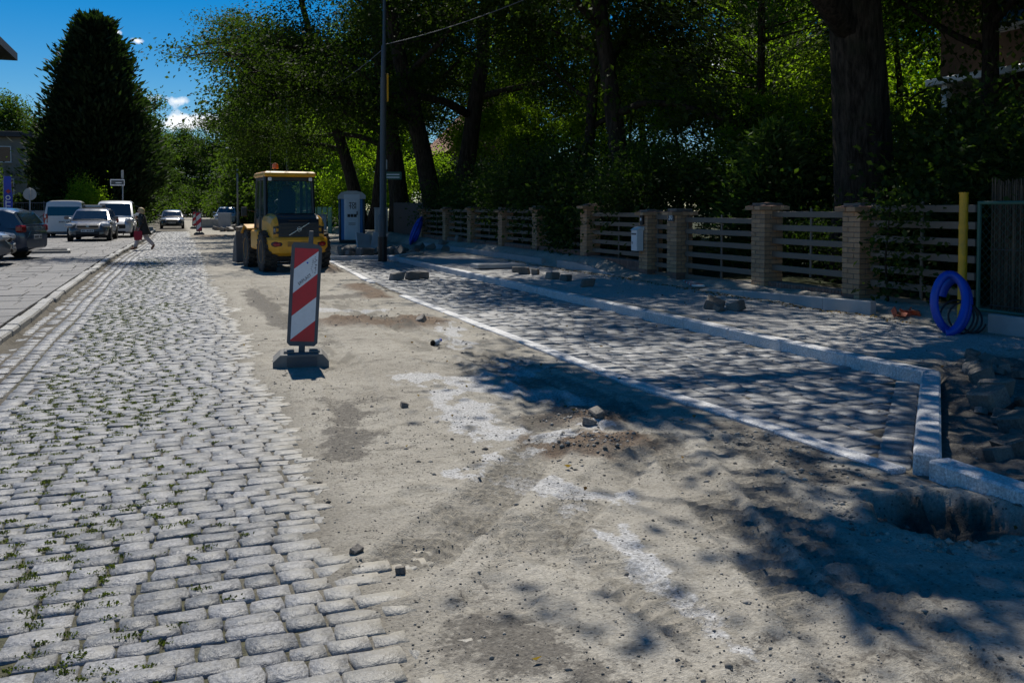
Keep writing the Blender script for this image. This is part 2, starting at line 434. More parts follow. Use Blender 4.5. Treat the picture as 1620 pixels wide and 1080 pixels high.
def ground_h(x, y):
    e = road_edge(y)
    t = sstep(e - .35, e + .12, x)
    dirt = .004 + .020 * fbm(x * .9, y * .9, 21, 3) + .006 * fbm(x * 4, y * 4, 31, 3) + .004 * fbm(x * 13, y * 15, 41, 3)
    for pts, w, a in TRACKS:
        d, al, sd = seg_d(x, y, pts)
        ins = sstep(w + .03, w - .02, d)
        tread = np.sign(np.sin(al * 2 * math.pi / .085 + 5 * np.abs(sd) / w))
        edge = np.exp(-((d - w - .03) / .035) ** 2)
        brk = sstep(-.25, .25, fbm(x * 2.3, y * 2.3, 77, 2) + .1)
        dirt = dirt + a * (ins * (-.014 + .010 * tread * brk) + .010 * edge)
    for pts, w, hh in SOILS:
        d, al, sd = seg_d(x, y, pts)
        mm = sstep(w * 1.15, w * .2, d + .1 * fbm(x * 5, y * 5, 51, 2))
        dirt = dirt + hh * mm * (.75 + .5 * fbm(x * 6, y * 6, 61, 3) + .35 * fbm(x * 22, y * 22, 62, 2))
    h = (1 - t) * (-.0135 + .007 * fbm(x * 9, y * 9, 15, 2)) + t * dirt
    # parking bay bed
    sx = strip_x(y)
    inbay = (x > sx - .02) & (x < 6.2) & (y > 3.8) & (y < 27.6) & (x - y < .25)
    h = np.where(inbay, -.018 + .006 * fbm(x * 9, y * 9, 16, 2), h)
    # footway behind the kerb, rising to the fence
    walk = .075 + .03 * fbm(x * 1.1, y * 1.1, 71, 3) + .010 * fbm(x * 8, y * 8, 72, 3)
    lo = sstep(14, 16, y) * sstep(19, 17, y)
    walk = walk + sstep(8.7, 9.3, x) * (.14 + .16 * sstep(18, 20, y) - .10 * lo)
    tw = sstep(6.1, 6.2, x)
    h = np.where((y > 6.2) & (y < 27.9), h * (1 - tw) + walk * tw, h)
    ww = sstep(7.2, 8.2, x + .4 * fbm(x, y, 73, 2))
    h = np.where(y >= 27.9, h * (1 - ww) + walk * ww + .03 * sstep(5, 7, x) * fbm(x * 1.5, y * 1.5, 74, 3), h)
    # rough soil right of the angled end
    rs = sstep(-.05, .12, (x - y - .05)) * sstep(4.02, 4.08, x) * (y < 7.2)
    soil = -.02 + .07 * fbm(x * 1.6, y * 1.6, 81, 3) + .03 * fbm(x * 9, y * 9, 82, 3) + .10 * sstep(5.2, 7.5, x)
    h = h * (1 - rs) + soil * rs
    # the pit beside the kerb
    dd = np.hypot((x - 3.50) / .38, (y - 3.40) / .33) + .30 * fbm(x * 4.5, y * 4.5, 91, 4, .6) + .10 * fbm(x * 19, y * 19, 93, 2)
    pit = (.55 * sstep(1.04, .86, dd) + .45 * sstep(.85, .45, dd)) * sstep(4.06, 4.0, x)
    h = h - pit * (.21 + .11 * fbm(x * 6, y * 6, 92, 3) + .05 * fbm(x * 21, y * 21, 94, 2)) + .02 * np.exp(-((dd - 1.15) / .15) ** 2) * (x < 3.95)
    # lamp foot hole
    h = h - .05 * sstep(.5, .3, np.hypot(x - 5.65, y - 26.5))
    # pavement bed left, gardens beyond
    h = np.where(x < -1.80, .05, h)
    h = np.where((x < -1.80) & (y > 66), .06 + .05 * fbm(x * .5, y * .5, 95, 2), h)
    h = np.where(x > 10.4, h + .1 * fbm(x * .7, y * .7, 96, 3), h)
    return h
def axis_pts(segs):
    o = []
    for a, b, d in segs: o += list(np.arange(a, b - 1e-6, d))
    return np.array(o + [segs[-1][1]])
gx = axis_pts([(-420, -60, 45), (-60, -16, 5.5), (-16, -2, .7), (-2, .2, .08), (.2, 4.2, .026), (4.2, 6.4, .05), (6.4, 10.4, .08), (10.4, 20, .6), (20, 60, 5), (60, 420, 45)])
gy = [-400, -200, -80, -30, -10, -3, 0, 1.0, 1.6]
y = 2.0
while y < 60:
    gy.append(y); y += max(.024, y * y / 2175 * 1.9) if y > 1 else .1
gy += [62, 66, 72, 80, 90, 105, 125, 160, 220, 320, 600, 1200]
gy = np.array(gy)
GX, GY = np.meshgrid(gx, gy)
GZ = ground_h(GX, GY)
GZ = np.where((GY < 1.9) | (np.abs(GX) > 60), 0.0 + .05 * (np.abs(GX) > 60), GZ)
nx, ny = len(gx), len(gy)
I = (np.arange(ny - 1)[:, None] * nx + np.arange(nx - 1)[None, :]).ravel()
Fq = np.stack([I, I + 1, I + nx + 1, I + nx], 1)

def sand_mat():
    m, n, l, o = nmat('sand_and_soil')
    p = n.new('ShaderNodeBsdfPrincipled'); l.new(p.outputs[0], o.inputs[0])
    pos = n.new('ShaderNodeNewGeometry').outputs['Position']
    a1 = n.new('ShaderNodeAttribute'); a1.attribute_name = 'm1'
    a2 = n.new('ShaderNodeAttribute'); a2.attribute_name = 'm2'
    s1 = n.new('ShaderNodeSeparateColor'); l.new(a1.outputs['Color'], s1.inputs[0])
    s2 = n.new('ShaderNodeSeparateColor'); l.new(a2.outputs['Color'], s2.inputs[0])
    big = noise(n, l, pos, .9, 6, .6); mid = noise(n, l, pos, 7, 6, .65); fine = noise(n, l, pos, 60, 4, .7); grit = noise(n, l, pos, 170, 2, .6)
    k = mixc(n, l, ramp(n, l, big, .35, .65), (.35, .325, .278), (.45, .422, .365))
    k = mixc(n, l, ramp(n, l, mid, .50, .72), k, (.26, .24, .20))
    k = mixc(n, l, s1.outputs[1], k, mixc(n, l, ramp(n, l, mid, .35, .65), (.135, .095, .068), (.24, .18, .13)))
    spk = noise(n, l, pos, 26, 6, .75)
    def crisp(v, g=2.6): return nm(n, l, 'MULTIPLY', nm(n, l, 'ADD', nm(n, l, 'SUBTRACT', v, .5), nm(n, l, 'MULTIPLY', nm(n, l, 'SUBTRACT', spk, .42), 2.2)), g, True)
    k = mixc(n, l, nm(n, l, 'MULTIPLY', crisp(s1.outputs[2]), .8), k, mixc(n, l, fine, (.06, .055, .05), (.17, .155, .135)))
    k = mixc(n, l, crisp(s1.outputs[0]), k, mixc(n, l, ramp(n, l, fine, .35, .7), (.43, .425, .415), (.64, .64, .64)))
    k = mixc(n, l, s2.outputs[1], k, mixc(n, l, ramp(n, l, mid, .35, .6), (.055, .05, .042), (.14, .125, .10)))
    k = mixc(n, l, s2.outputs[2], k, mixc(n, l, ramp(n, l, fine, .3, .65), (.035, .045, .012), (.085, .095, .03)))
    k = mixc(n, l, s2.outputs[0], k, mixc(n, l, ramp(n, l, mid, .35, .65), (.03, .032, .015), (.06, .075, .025)))
    k = mixc(n, l, 1.0, k, mixc(n, l, ramp(n, l, fine, .25, .75), (.62, .61, .60), (1.26, 1.26, 1.26)), 'MULTIPLY')
    vo = n.new('ShaderNodeTexVoronoi'); vo.inputs['Scale'].default_value = 34; l.new(pos, vo.inputs['Vector'])
    sp = nm(n, l, 'MULTIPLY', nm(n, l, 'LESS_THAN', vo.outputs['Distance'], .2), nm(n, l, 'GREATER_THAN', mid, .47))
    k = mixc(n, l, nm(n, l, 'MULTIPLY', ramp(n, l, noise(n, l, pos, 48, 5, .8), .575, .66), .55, True), k, (.10, .092, .08))
    k = mixc(n, l, nm(n, l, 'MULTIPLY', sp, .75), k, (.055, .052, .05))
    v2 = n.new('ShaderNodeTexVoronoi'); v2.inputs['Scale'].default_value = 13; l.new(pos, v2.inputs['Vector'])
    sp2 = nm(n, l, 'MULTIPLY', nm(n, l, 'LESS_THAN', v2.outputs['Distance'], .13), nm(n, l, 'GREATER_THAN', fine, .5))
    k = mixc(n, l, nm(n, l, 'MULTIPLY', sp2, .7), k, (.07, .066, .06))
    k = mixc(n, l, nm(n, l, 'MULTIPLY', a1.outputs['Alpha'], .8), k, (.15, .138, .115))
    l.new(k, p.inputs['Base Color']); p.inputs['Roughness'].default_value = .92; p.inputs['Specular IOR Level'].default_value = .2
    bn = n.new('ShaderNodeBump'); bn.inputs['Strength'].default_value = .75; bn.inputs['Distance'].default_value = .016
    hh = nm(n, l, 'ADD', nm(n, l, 'ADD', nm(n, l, 'MULTIPLY', mid, 1.6), fine), nm(n, l, 'MULTIPLY', grit, .45))
    l.new(hh, bn.inputs['Height']); l.new(bn.outputs[0], p.inputs['Normal'])
    return m
def masks(x, y):
    wob = .25 * fbm(x * 3.0, y * 3.0, 101, 4, .6) + .12 * fbm(x * 13, y * 13, 102, 3)
    brk = fbm(x * 9, y * 5, 104, 3)
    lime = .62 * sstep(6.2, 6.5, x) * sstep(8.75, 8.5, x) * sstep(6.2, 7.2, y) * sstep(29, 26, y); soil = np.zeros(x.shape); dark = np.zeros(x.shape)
    for pts, w in LIMES:
        d, _, _ = seg_d(x, y, pts); lime = np.maximum(lime, sstep(w * 1.0, w * .45, d + wob * w * 3.0 + .02) * sstep(-.5, .05, brk + .35 * fbm(x * 3.1, y * 2.2, 107, 3)))
    for pts, w, hh in SOILS:
        d, _, _ = seg_d(x, y, pts); soil = np.maximum(soil, sstep(w * 1.2, w * .5, d + wob * .5))
    for pts, w in DARKS:
        d, _, _ = seg_d(x, y, pts); dark = np.maximum(dark, .8 * sstep(w * 1.3, w * .3, d + wob * .8))
    pit = sstep(1.2, .8, np.hypot((x - 3.50) / .38, (y - 3.40) / .33)); soil = np.maximum(soil, pit); trk = np.zeros(x.shape)
    for pts, w, a in TRACKS:
        d, al, sd = seg_d(x, y, pts); tr_ = np.sin(al * 2 * math.pi / .085 + 5 * np.abs(sd) / w) > .1
        trk = np.maximum(trk, a * sstep(w + .02, w - .03, d) * (.25 + .75 * tr_) * sstep(-.3, .3, fbm(x * 2.3, y * 2.3, 77, 2) + .1))
    dark = np.maximum(dark, .6 * sstep(.12, .55, fbm(x * 2.2, y * 4.5, 111, 5, .65)) * sstep(.3, .9, x) * (x < 3.7))
    rs = sstep(-.05, .3, x - y) * sstep(4.0, 4.1, x) * (y < 6.8) * (x < 7.6); dark = np.maximum(dark, rs * .75)
    g = np.clip(sstep(9.7, 10.2, x) + ((x < -2) & (y > 66)) + sstep(60, 75, y) * sstep(5, 7, x) + (y > 320) + (np.abs(x) > 60), 0, 1.0)
    e = road_edge(y)
    j = np.clip(sstep(e + .1, e - .4, x) * (x > -2.2) * (1 - .4 * sstep(-.2, .4, wob)), 0, 1)
    inbay = (x > strip_x(y) + .1) & (x < 6.0) & (y > 3.8) & (y < 27.6) & (x - y < .1); j = np.where(inbay, .8, j)
    j = np.maximum(j, sstep(1.02, .8, np.hypot((x - 3.50) / .38, (y - 3.40) / .33)) * (x < 4.0))
    return lime, soil, dark, g, j, trk
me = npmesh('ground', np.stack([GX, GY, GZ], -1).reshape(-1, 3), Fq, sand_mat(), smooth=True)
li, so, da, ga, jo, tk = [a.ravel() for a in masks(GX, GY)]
_ed = road_edge(GY); mo = (.6 * sstep(_ed - .15, _ed - .8, GX) * (GX > -1.3) * sstep(-.35, .15, fbm(GX * 2.2, GY * 1.2, 210, 4)) * (GY < 45)).ravel()
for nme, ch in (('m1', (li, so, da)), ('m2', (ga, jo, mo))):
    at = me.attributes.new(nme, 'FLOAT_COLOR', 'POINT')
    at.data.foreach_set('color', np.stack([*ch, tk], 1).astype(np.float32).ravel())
ground = struct('ground', obj('ground', me))
def gz(x, y): return float(ground_h(np.array([float(x)]), np.array([float(y)]))[0])

# ================================================================ setts
def sett_variant(seed, L=.21, W=.145, H=.1, rough=.0075):
    r = random.Random(seed); pts = []
    for k, (sx, sy) in enumerate(((-1, -1), (0, -1), (1, -1), (1, 0), (1, 1), (0, 1), (-1, 1), (-1, 0))):
        cx = .975 if sx and sy else 1.0
        pts.append((sx * L / 2 * cx + r.uniform(-rough, rough), sy * W / 2 * cx + r.uniform(-rough, rough)))
    z0 = -H
    rings = [[(x * .96, y_ * .96, z0) for x, y_ in pts], [(x, y_, -.011 + r.uniform(-.003, .003)) for x, y_ in pts],
             [(x * (1 - .016 / L), y_ * (1 - .014 / W), -.001 + r.uniform(-.0025, .0025)) for x, y_ in pts]]
    V = [p for q in rings for p in q] + [(r.uniform(-.02, .02), r.uniform(-.015, .015), .001 + r.uniform(-.003, .003))]
    F = []
    for k in (0, 1):
        for i in range(8):
            j = (i + 1) % 8; a, b, c, d = k * 8 + i, k * 8 + j, k * 8 + 8 + j, k * 8 + 8 + i
            F += [(a, b, c), (a, c, d)]
    F += [(16 + i, 16 + (i + 1) % 8, 24) for i in range(8)]
    return np.array(V), np.array(F)
VARS = [sett_variant(100 + k) for k in range(20)]
def lay(parent, items, m, name, stuffname, keep=300, label=None):
    """items: (x, y, z, l, w, rz, tilt_x, tilt_y); the ones that show largest become objects, the rest one joined part"""
    items = sorted(items, key=lambda q: (q[9] if len(q) > 9 else math.hypot(q[0], q[1])))
    meshes = []
    for k, (V, F) in enumerate(VARS):
        meshes.append(npmesh(name, V, F, m))
    for q in items[:keep]:
        k = rng.randrange(len(VARS))
        obj(name, meshes[k], parent, (q[0], q[1], q[2]), (q[6], q[7], q[5]), (q[3] / .21, q[4] / .145, 1))
    rest = items[keep:]
    if rest:
        Vs, Fs, b = [], [], 0
        for q in rest:
            V, F = VARS[rng.randrange(len(VARS))]
            c, s = math.cos(q[5]), math.sin(q[5])
            vx, vy, vz = V[:, 0] * q[3] / .21, V[:, 1] * q[4] / .145, V[:, 2] + V[:, 0] * -q[7] + V[:, 1] * q[6]
            Vs.append(np.stack([q[0] + vx * c - vy * s, q[1] + vx * s + vy * c, q[2] + vz], 1)); Fs.append(F + b); b += len(V)
        o = obj(stuffname, npmesh(stuffname, np.concatenate(Vs), np.concatenate(Fs), m), parent)
        o['kind'] = 'stuff'
def inview(x, y): 
    a = math.degrees(math.atan2(x, y)); return -10.5 < a < 51
road = struct('cobbled_road')
items = []; yy = 2.1; row = 0
re_ = lambda v: float(road_edge(np.array([v]))[0])
while yy < 66:
    pitch = rng.uniform(.100, .122)
    x = -1.18 + rng.uniform(-.08, .08); e = re_(yy)
    while x < e + 1.2:
        L = rng.uniform(.125, .21); gap = rng.uniform(-.002, .010)
        cx = x + L / 2; over = cx - e
        p = 1 if over < -.1 else (.72 if over < .08 else (.25 if over < .3 else .05))
        if yy > 22 and over > .1: p = 0
        if rng.random() < p and inview(cx, yy):
            z = -.002 + rng.uniform(-.0045, .0045) - max(0, over + .15) * .03
            cyy = yy + .025 * math.sin(cx * 1.7 + yy * .4) + .012 * math.sin(yy * 3.1 + cx * 4)
            items.append((cx, cyy, z, L, pitch * 1.045 - rng.uniform(.001, .007), rng.gauss(0, .013) + (rng.gauss(0, .12) if over > 0 else 0), rng.gauss(0, .012), rng.gauss(0, .012)))
        x += L + gap
    yy += pitch; row += 1
for i in range(4):          # channel rows along the kerb
    yy = 2.0 + rng.random() * .2
    while yy < 66:
        L = rng.uniform(.17, .25)
        kx = float(np.interp(yy, [0, 30, 47, 70], [-1.86, -1.83, -1.50, -1.4]))
        x = kx + .12 + i * .165 + .012 * math.sin(yy * 1.3 + i)
        if inview(x, yy):
            items.append((x, yy + L / 2, -.012 + i * .003 + rng.uniform(-.005, .005), L - .012, .142, math.pi / 2 + rng.gauss(0, .02), rng.gauss(0, .015), rng.gauss(0, .015)))
        yy += L + .012
joints = [(q[0] + q[3] / 2 + .01, q[1]) for q in items if q[0] > -1.2] + [(q[0] + rng.uniform(-.08, .08), q[1] + .054) for q in items if q[0] > -1.2 and q[1] < 16]
lay(road, items, M_sett, 'sett', 'setts')

# ---- new bay
bay = struct('parking_bay')
items = []; yy = 4.1
while yy < 27.2:
    pitch = rng.uniform(.155, .18); x = float(strip_x(yy)) + .17
    while x < 6.02:
        L = rng.uniform(.17, .26)
        cx = x + L / 2
        if cx - yy < -.50 and cx < 5.98 and math.hypot(cx - 5.65, yy - 26.5) > .42:
            items.append((cx, yy + .022 * math.sin(cx * 2.3 + yy), -.004 + rng.uniform(-.008, .008), L, pitch - rng.uniform(.003, .012), rng.gauss(0, .03), rng.gauss(0, .02), rng.gauss(0, .02)))
        x += L + rng.uniform(.008, .02)
    yy += pitch
for k in range(int(3.0 / .155)):          # the row that follows the angled kerb
    t = .16 + k * .155
    x, y_ = 3.99 + t * .707, 4.04 + t * .707
    items.append((x - .130, y_ + .130, -.004 + rng.uniform(-.004, .004), .19, .135, -math.pi / 4 + rng.gauss(0, .04), rng.gauss(0, .015), rng.gauss(0, .015)))
lay(bay, items, M_baysett, 'sett', 'setts')

# ---- kerbs
def stone_mesh(name, L, W, H, ch, m, seed=0, top_r=0):
    mb = MB(); mb.box((0, 0, 0), (L, W, H), ch=ch); o = mb.build(name, m)
    me_ = o.data; bpy.data.objects.remove(o); return me_
def kerb_run(parent, name, a, b, W, H, ztop, m, ch=.014, L=1.0, jit=.0, gap=.006):
    a, b = Vector(a), Vector(b); d = (b - a); n_ = d.length; d.normalize(); t = 0; rz = math.atan2(d.y, d.x); cache = {}
    while t < n_ - .05:
        l_ = L if not jit else rng.uniform(L * (1 - jit), L * (1 + jit))
        if n_ - t - l_ < .25: l_ = n_ - t
        key = round(l_, 1) if jit else round(l_, 3)
        if key not in cache: cache[key] = stone_mesh(name, key, W, H, ch, m)
        c = a + d * (t + l_ / 2)
        o = obj(name, cache[key], parent, (c.x + rng.gauss(0, .004 + jit * .02), c.y, ztop - H / 2 + rng.gauss(0, .002 + jit * .012)), (rng.gauss(0, .006 + jit * .04), rng.gauss(0, .002 + jit * .01), rz + rng.gauss(0, .003 + jit * .015)))
        o.scale.x = (l_ - gap) / key
        t += l_
kerb = struct('granite_kerb')
kerb_run(kerb, 'kerb_stone', (6.09, 6.13), (6.07, 27.3), .15, .3, .115, M_kerb)
kerb_run(kerb, 'kerb_stone', (3.99, 4.04), (6.10, 6.15), .15, .3, .112, M_kerb)
kerb_run(kerb, 'kerb_stone', (4.03, 4.0), (4.03, .9), .15, .42, .100, M_kerb)
kerb_run(kerb, 'kerb_stone', (4.2, 27.42), (6.14, 27.42), .15, .3, .110, M_kerb)
kerb_run(kerb, 'kerb_stone', (6.3, 27.5), (7.6, 29.5), .15, .3, .110, M_kerb)
edge_strip = struct('granite_edge_strip')
for (y0, y1) in ((4.14, 7), (7, 12), (12, 15.6), (18.6, 27.3)):
    kerb_run(edge_strip, 'strip_stone', (float(strip_x(y0)) + .07, y0), (float(strip_x(y1)) + .07, y1), .14, .2, .014, M_kerb, ch=.008)
old_kerb = struct('old_granite_kerb')
KY = [2, 30, 47, 70]; KX = [-1.92, -1.90, -1.57, -1.5]
for (x0, y0), (x1, y1) in zip(zip(KX, KY), zip(KX[1:], KY[1:])):
    kerb_run(old_kerb, 'kerb_stone', (x0, y0), (x1, y1), .17, .26, .105, M_oldkerb, ch=.022, L=.75, jit=.35, gap=.015)

# ---- slab pavement on the left
pave = struct('slab_pavement')
slab_me = [stone_mesh('paving_slab', .5, .75, .06, .006, M_slab) for _ in range(3)]
sl = []
yy = 7.0
while yy < 64:
    D = rng.choice((.5, .5, .75)); x = float(np.interp(yy, KY, KX)) - .1; x -= rng.uniform(0, .3) * 0
    first = rng.uniform(.25, .5)
    while x > -13.5:
        W_ = first if first else .5; first = None
        c = (x - W_ / 2, yy + D / 2)
        if inview(*c) or inview(c[0] + .5, c[1]): sl.append((c[0], c[1], D, W_))
        x -= W_
    yy += D
sl.sort(key=lambda q: math.hypot(q[0], q[1]))
for q in sl[:300]:
    obj('paving_slab', slab_me[0], pave, (q[0], q[1], .072 + rng.gauss(0, .003)), (rng.gauss(0, .006), rng.gauss(0, .006), 0), ((q[3] - .012) / .5, (q[2] - .012) / .75, 1))
mb = MB()
for q in sl[300:]:
    mb.box((q[0], q[1], .072 + rng.gauss(0, .003)), (q[3] - .012, q[2] - .012, .06), ch=.006)
o = mb.build('paving_slabs', M_slab, pave, recalc=False); o['kind'] = 'stuff'

# ---- weeds growing in the joints
M_weed = leafmat('weed', (.05, .065, .016), (.11, .12, .035), .2)
def blades(centers, n, spread, hgt, w, seed):
    r = np.random.default_rng(seed); C = np.repeat(np.asarray(centers), n, 0); N = len(C)
    a = r.uniform(0, 2 * np.pi, N); base = C + np.stack([r.normal(0, spread, N), r.normal(0, spread * .6, N), np.zeros(N)], 1)
    h_ = hgt * r.uniform(.4, 1.2, N); lean = r.uniform(.2, 1.0, N) * h_
    tip = base + np.stack([np.cos(a) * lean, np.sin(a) * lean, h_], 1)
    s = np.stack([-np.sin(a), np.cos(a), np.zeros(N)], 1) * w * r.uniform(.6, 1.3, N)[:, None]
    mid = base * .45 + tip * .55 + np.array([0, 0, .004])
    V = np.stack([base, mid + s, tip, mid - s], 1).reshape(-1, 3)
    return V, np.arange(4 * N).reshape(N, 4)
jr = random.Random(5); tufts = []
for (x, y_) in joints:
    if y_ > 30: continue
    dens = float(fbm(np.array([x * 1.6]), np.array([y_ * .8]), 200, 3)[0])
    pr = (.72 + 1.2 * dens) * max(0, min(1, (re_(y_) - .45 - x) / .9)) * (1.0 if y_ > 3.2 else .8)
    if jr.random() < pr: tufts.append((x, y_ + jr.uniform(-.06, .06), -.009))
V, F = blades(tufts, 30, .018, .014, .0042, 3)
weeds = obj('joint_weeds', npmesh('joint_weeds', V, F, M_weed))
tag(weeds, 'low green weeds and moss in the joints of the cobbles', 'weeds', kind='stuff')

# ---- loose grit and clods
def scatter_stones(name, pts, smin, smax, seed, m):
    r = np.random.default_rng(seed)
    base = np.array([[1, 0, 0], [-1, 0, 0], [0, 1, 0], [0, -1, 0], [0, 0, 1], [0, 0, -1]], float)
    F0 = np.array([[0, 2, 4], [2, 1, 4], [1, 3, 4], [3, 0, 4], [2, 0, 5], [1, 2, 5], [3, 1, 5], [0, 3, 5]])
    Vs, Fs = [], []
    for k, (x, y_) in enumerate(pts):
        s = smin * (smax / smin) ** (r.random() ** 2.2)
        v = base * s * r.uniform(.55, 1.2, (6, 3)); a = r.uniform(0, 6.28); c, d = math.cos(a), math.sin(a)
        v = np.stack([v[:, 0] * c - v[:, 1] * d, v[:, 0] * d + v[:, 1] * c, v[:, 2] * .7], 1)
        v += [x, y_, 0]; Vs.append(v); Fs.append(F0 + 6 * k)
    V = np.concatenate(Vs); cen = np.array(pts)
    V[:, 2] += np.repeat(ground_h(cen[:, 0], cen[:, 1]), 6) + .002
    return npmesh(name, V, np.concatenate(Fs), m)
pp = []
for k in range(9000):
    y_ = 2.2 + 24 * (jr.random() ** 2.0); x = jr.uniform(.5, 3.7) if jr.random() < .75 else jr.uniform(6.2, 9.0)
    if x > 6 and y_ < 6.4: continue
    d = float(fbm(np.array([x * 1.3]), np.array([y_ * 1.3]), 300, 3)[0])
    if jr.random() < .35 + d: pp.append((x, y_))
fine_pts = []
for k in range(12000):
    y_ = 2.3 + 6.5 * jr.random() ** 1.5; x = jr.uniform(.55, 3.65); fine_pts.append((x, y_))
fp = np.array(fine_pts); fp = fp[npr.random(len(fp)) < .45 + 1.1 * fbm(fp[:, 0] * 1.7, fp[:, 1] * 1.7, 310, 4)]
for pts, w, hh in SOILS[:3]:
    for k in range(300):
        (x0, y0), (x1, y1) = pts[0], pts[-1]; t = jr.random(); pp.append((x0 + (x1 - x0) * t + jr.gauss(0, w * .5), y0 + (y1 - y0) * t + jr.gauss(0, w * .45)))
for k in range(420): 
    t = jr.random(); pp.append((3.52 - .12 * t + jr.gauss(0, .13), 5.2 - 1.1 * t + jr.gauss(0, .1)))
for k in range(420):
    a = jr.uniform(2.2, 6.6); q = 1.05 + abs(jr.gauss(0, .16)); pp.append((3.47 + .42 * q * math.cos(a), 3.42 + .38 * q * math.sin(a)))
pp = [q for q in pp if not (q[0] > 3.94 and q[1] < 3.9 and q[0] < 4.12)]
for k in range(500):
    x = jr.uniform(4.15, 7.4); pp.append((x, jr.uniform(max(1.5, x - 3.5), x - .1)))
M_grit = mat('grit', (.25, .23, .20), .9, var=.3, scale=3, rv=.6)
tag(obj('loose_gravel', scatter_stones('loose_gravel', pp, .003, .022, 9, M_grit)), 'loose gravel and clods strewn over the sandy ground', 'gravel', kind='stuff')
tag(obj('fine_grit', scatter_stones('fine_grit', [tuple(q) for q in fp], .002, .009, 19, M_grit)), 'fine grit scattered over the compacted sand', 'grit', kind='stuff')
# fallen leaves along the concrete edging
lv = []
for k in range(700):
    y_ = jr.uniform(9, 24); x = 8.62 + abs(jr.gauss(0, .12)) * -1 + .02; lv.append((x, y_, .005))
for k in range(90):
    y_ = jr.uniform(2.5, 14); x = jr.uniform(.6, 8); lv.append((x, y_, .008))
lv = np.array(lv); lv[:, 2] += ground_h(lv[:, 0], lv[:, 1])
V, F = blades(lv, 1, .02, .02, .018, 8)
M_dryleaf = leafmat('dry_leaf', (.16, .075, .03), (.26, .15, .06), .2)
tag(obj('fallen_leaves', npmesh('fallen_leaves', V, F, M_dryleaf)), 'brown fallen leaves drifted along the concrete edging', 'leaves', kind='stuff')

# ================================================================ trees and plants
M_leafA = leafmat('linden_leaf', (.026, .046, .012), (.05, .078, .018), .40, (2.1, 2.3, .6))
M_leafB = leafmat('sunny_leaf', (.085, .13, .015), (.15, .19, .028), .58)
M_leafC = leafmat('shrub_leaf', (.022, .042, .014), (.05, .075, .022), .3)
M_needle = leafmat('cypress_spray', (.014, .027, .014), (.032, .05, .022), .15)
M_needle2 = leafmat('spruce_needle', (.05, .085, .03), (.10, .14, .05), .3)
M_pine = leafmat('pine_needle', (.035, .05, .03), (.07, .085, .05), .25)
M_leafFar = leafmat('far_leaf', (.026, .045, .014), (.055, .08, .022), .38)

def leaf_cards(C, size, seed, out_from=None, droop=.35, aspect=.62, up=.9, jit=.35):
    r = np.random.default_rng(seed); N = len(C)
    d = r.normal(0, 1, (N, 3)); d[:, 2] = d[:, 2] * .6 - droop
    if out_from is not None:
        w = C - out_from; w /= np.linalg.norm(w, axis=1)[:, None] + 1e-6; d += w * .9
    d /= np.linalg.norm(d, axis=1)[:, None]
    nrm = r.normal(0, .55, (N, 3)); nrm[:, 2] += up
    s = np.cross(d, nrm); s /= np.linalg.norm(s, axis=1)[:, None] + 1e-6
    L = size * r.uniform(1 - jit, 1 + jit, N)[:, None]
    k = np.cross(s, d) * L * .12
    V = np.stack([C, C + d * L * .5 + s * L * aspect / 2 + k, C + d * L, C + d * L * .5 - s * L * aspect / 2 + k], 1).reshape(-1, 3)
    return V, np.arange(4 * N).reshape(N, 4)

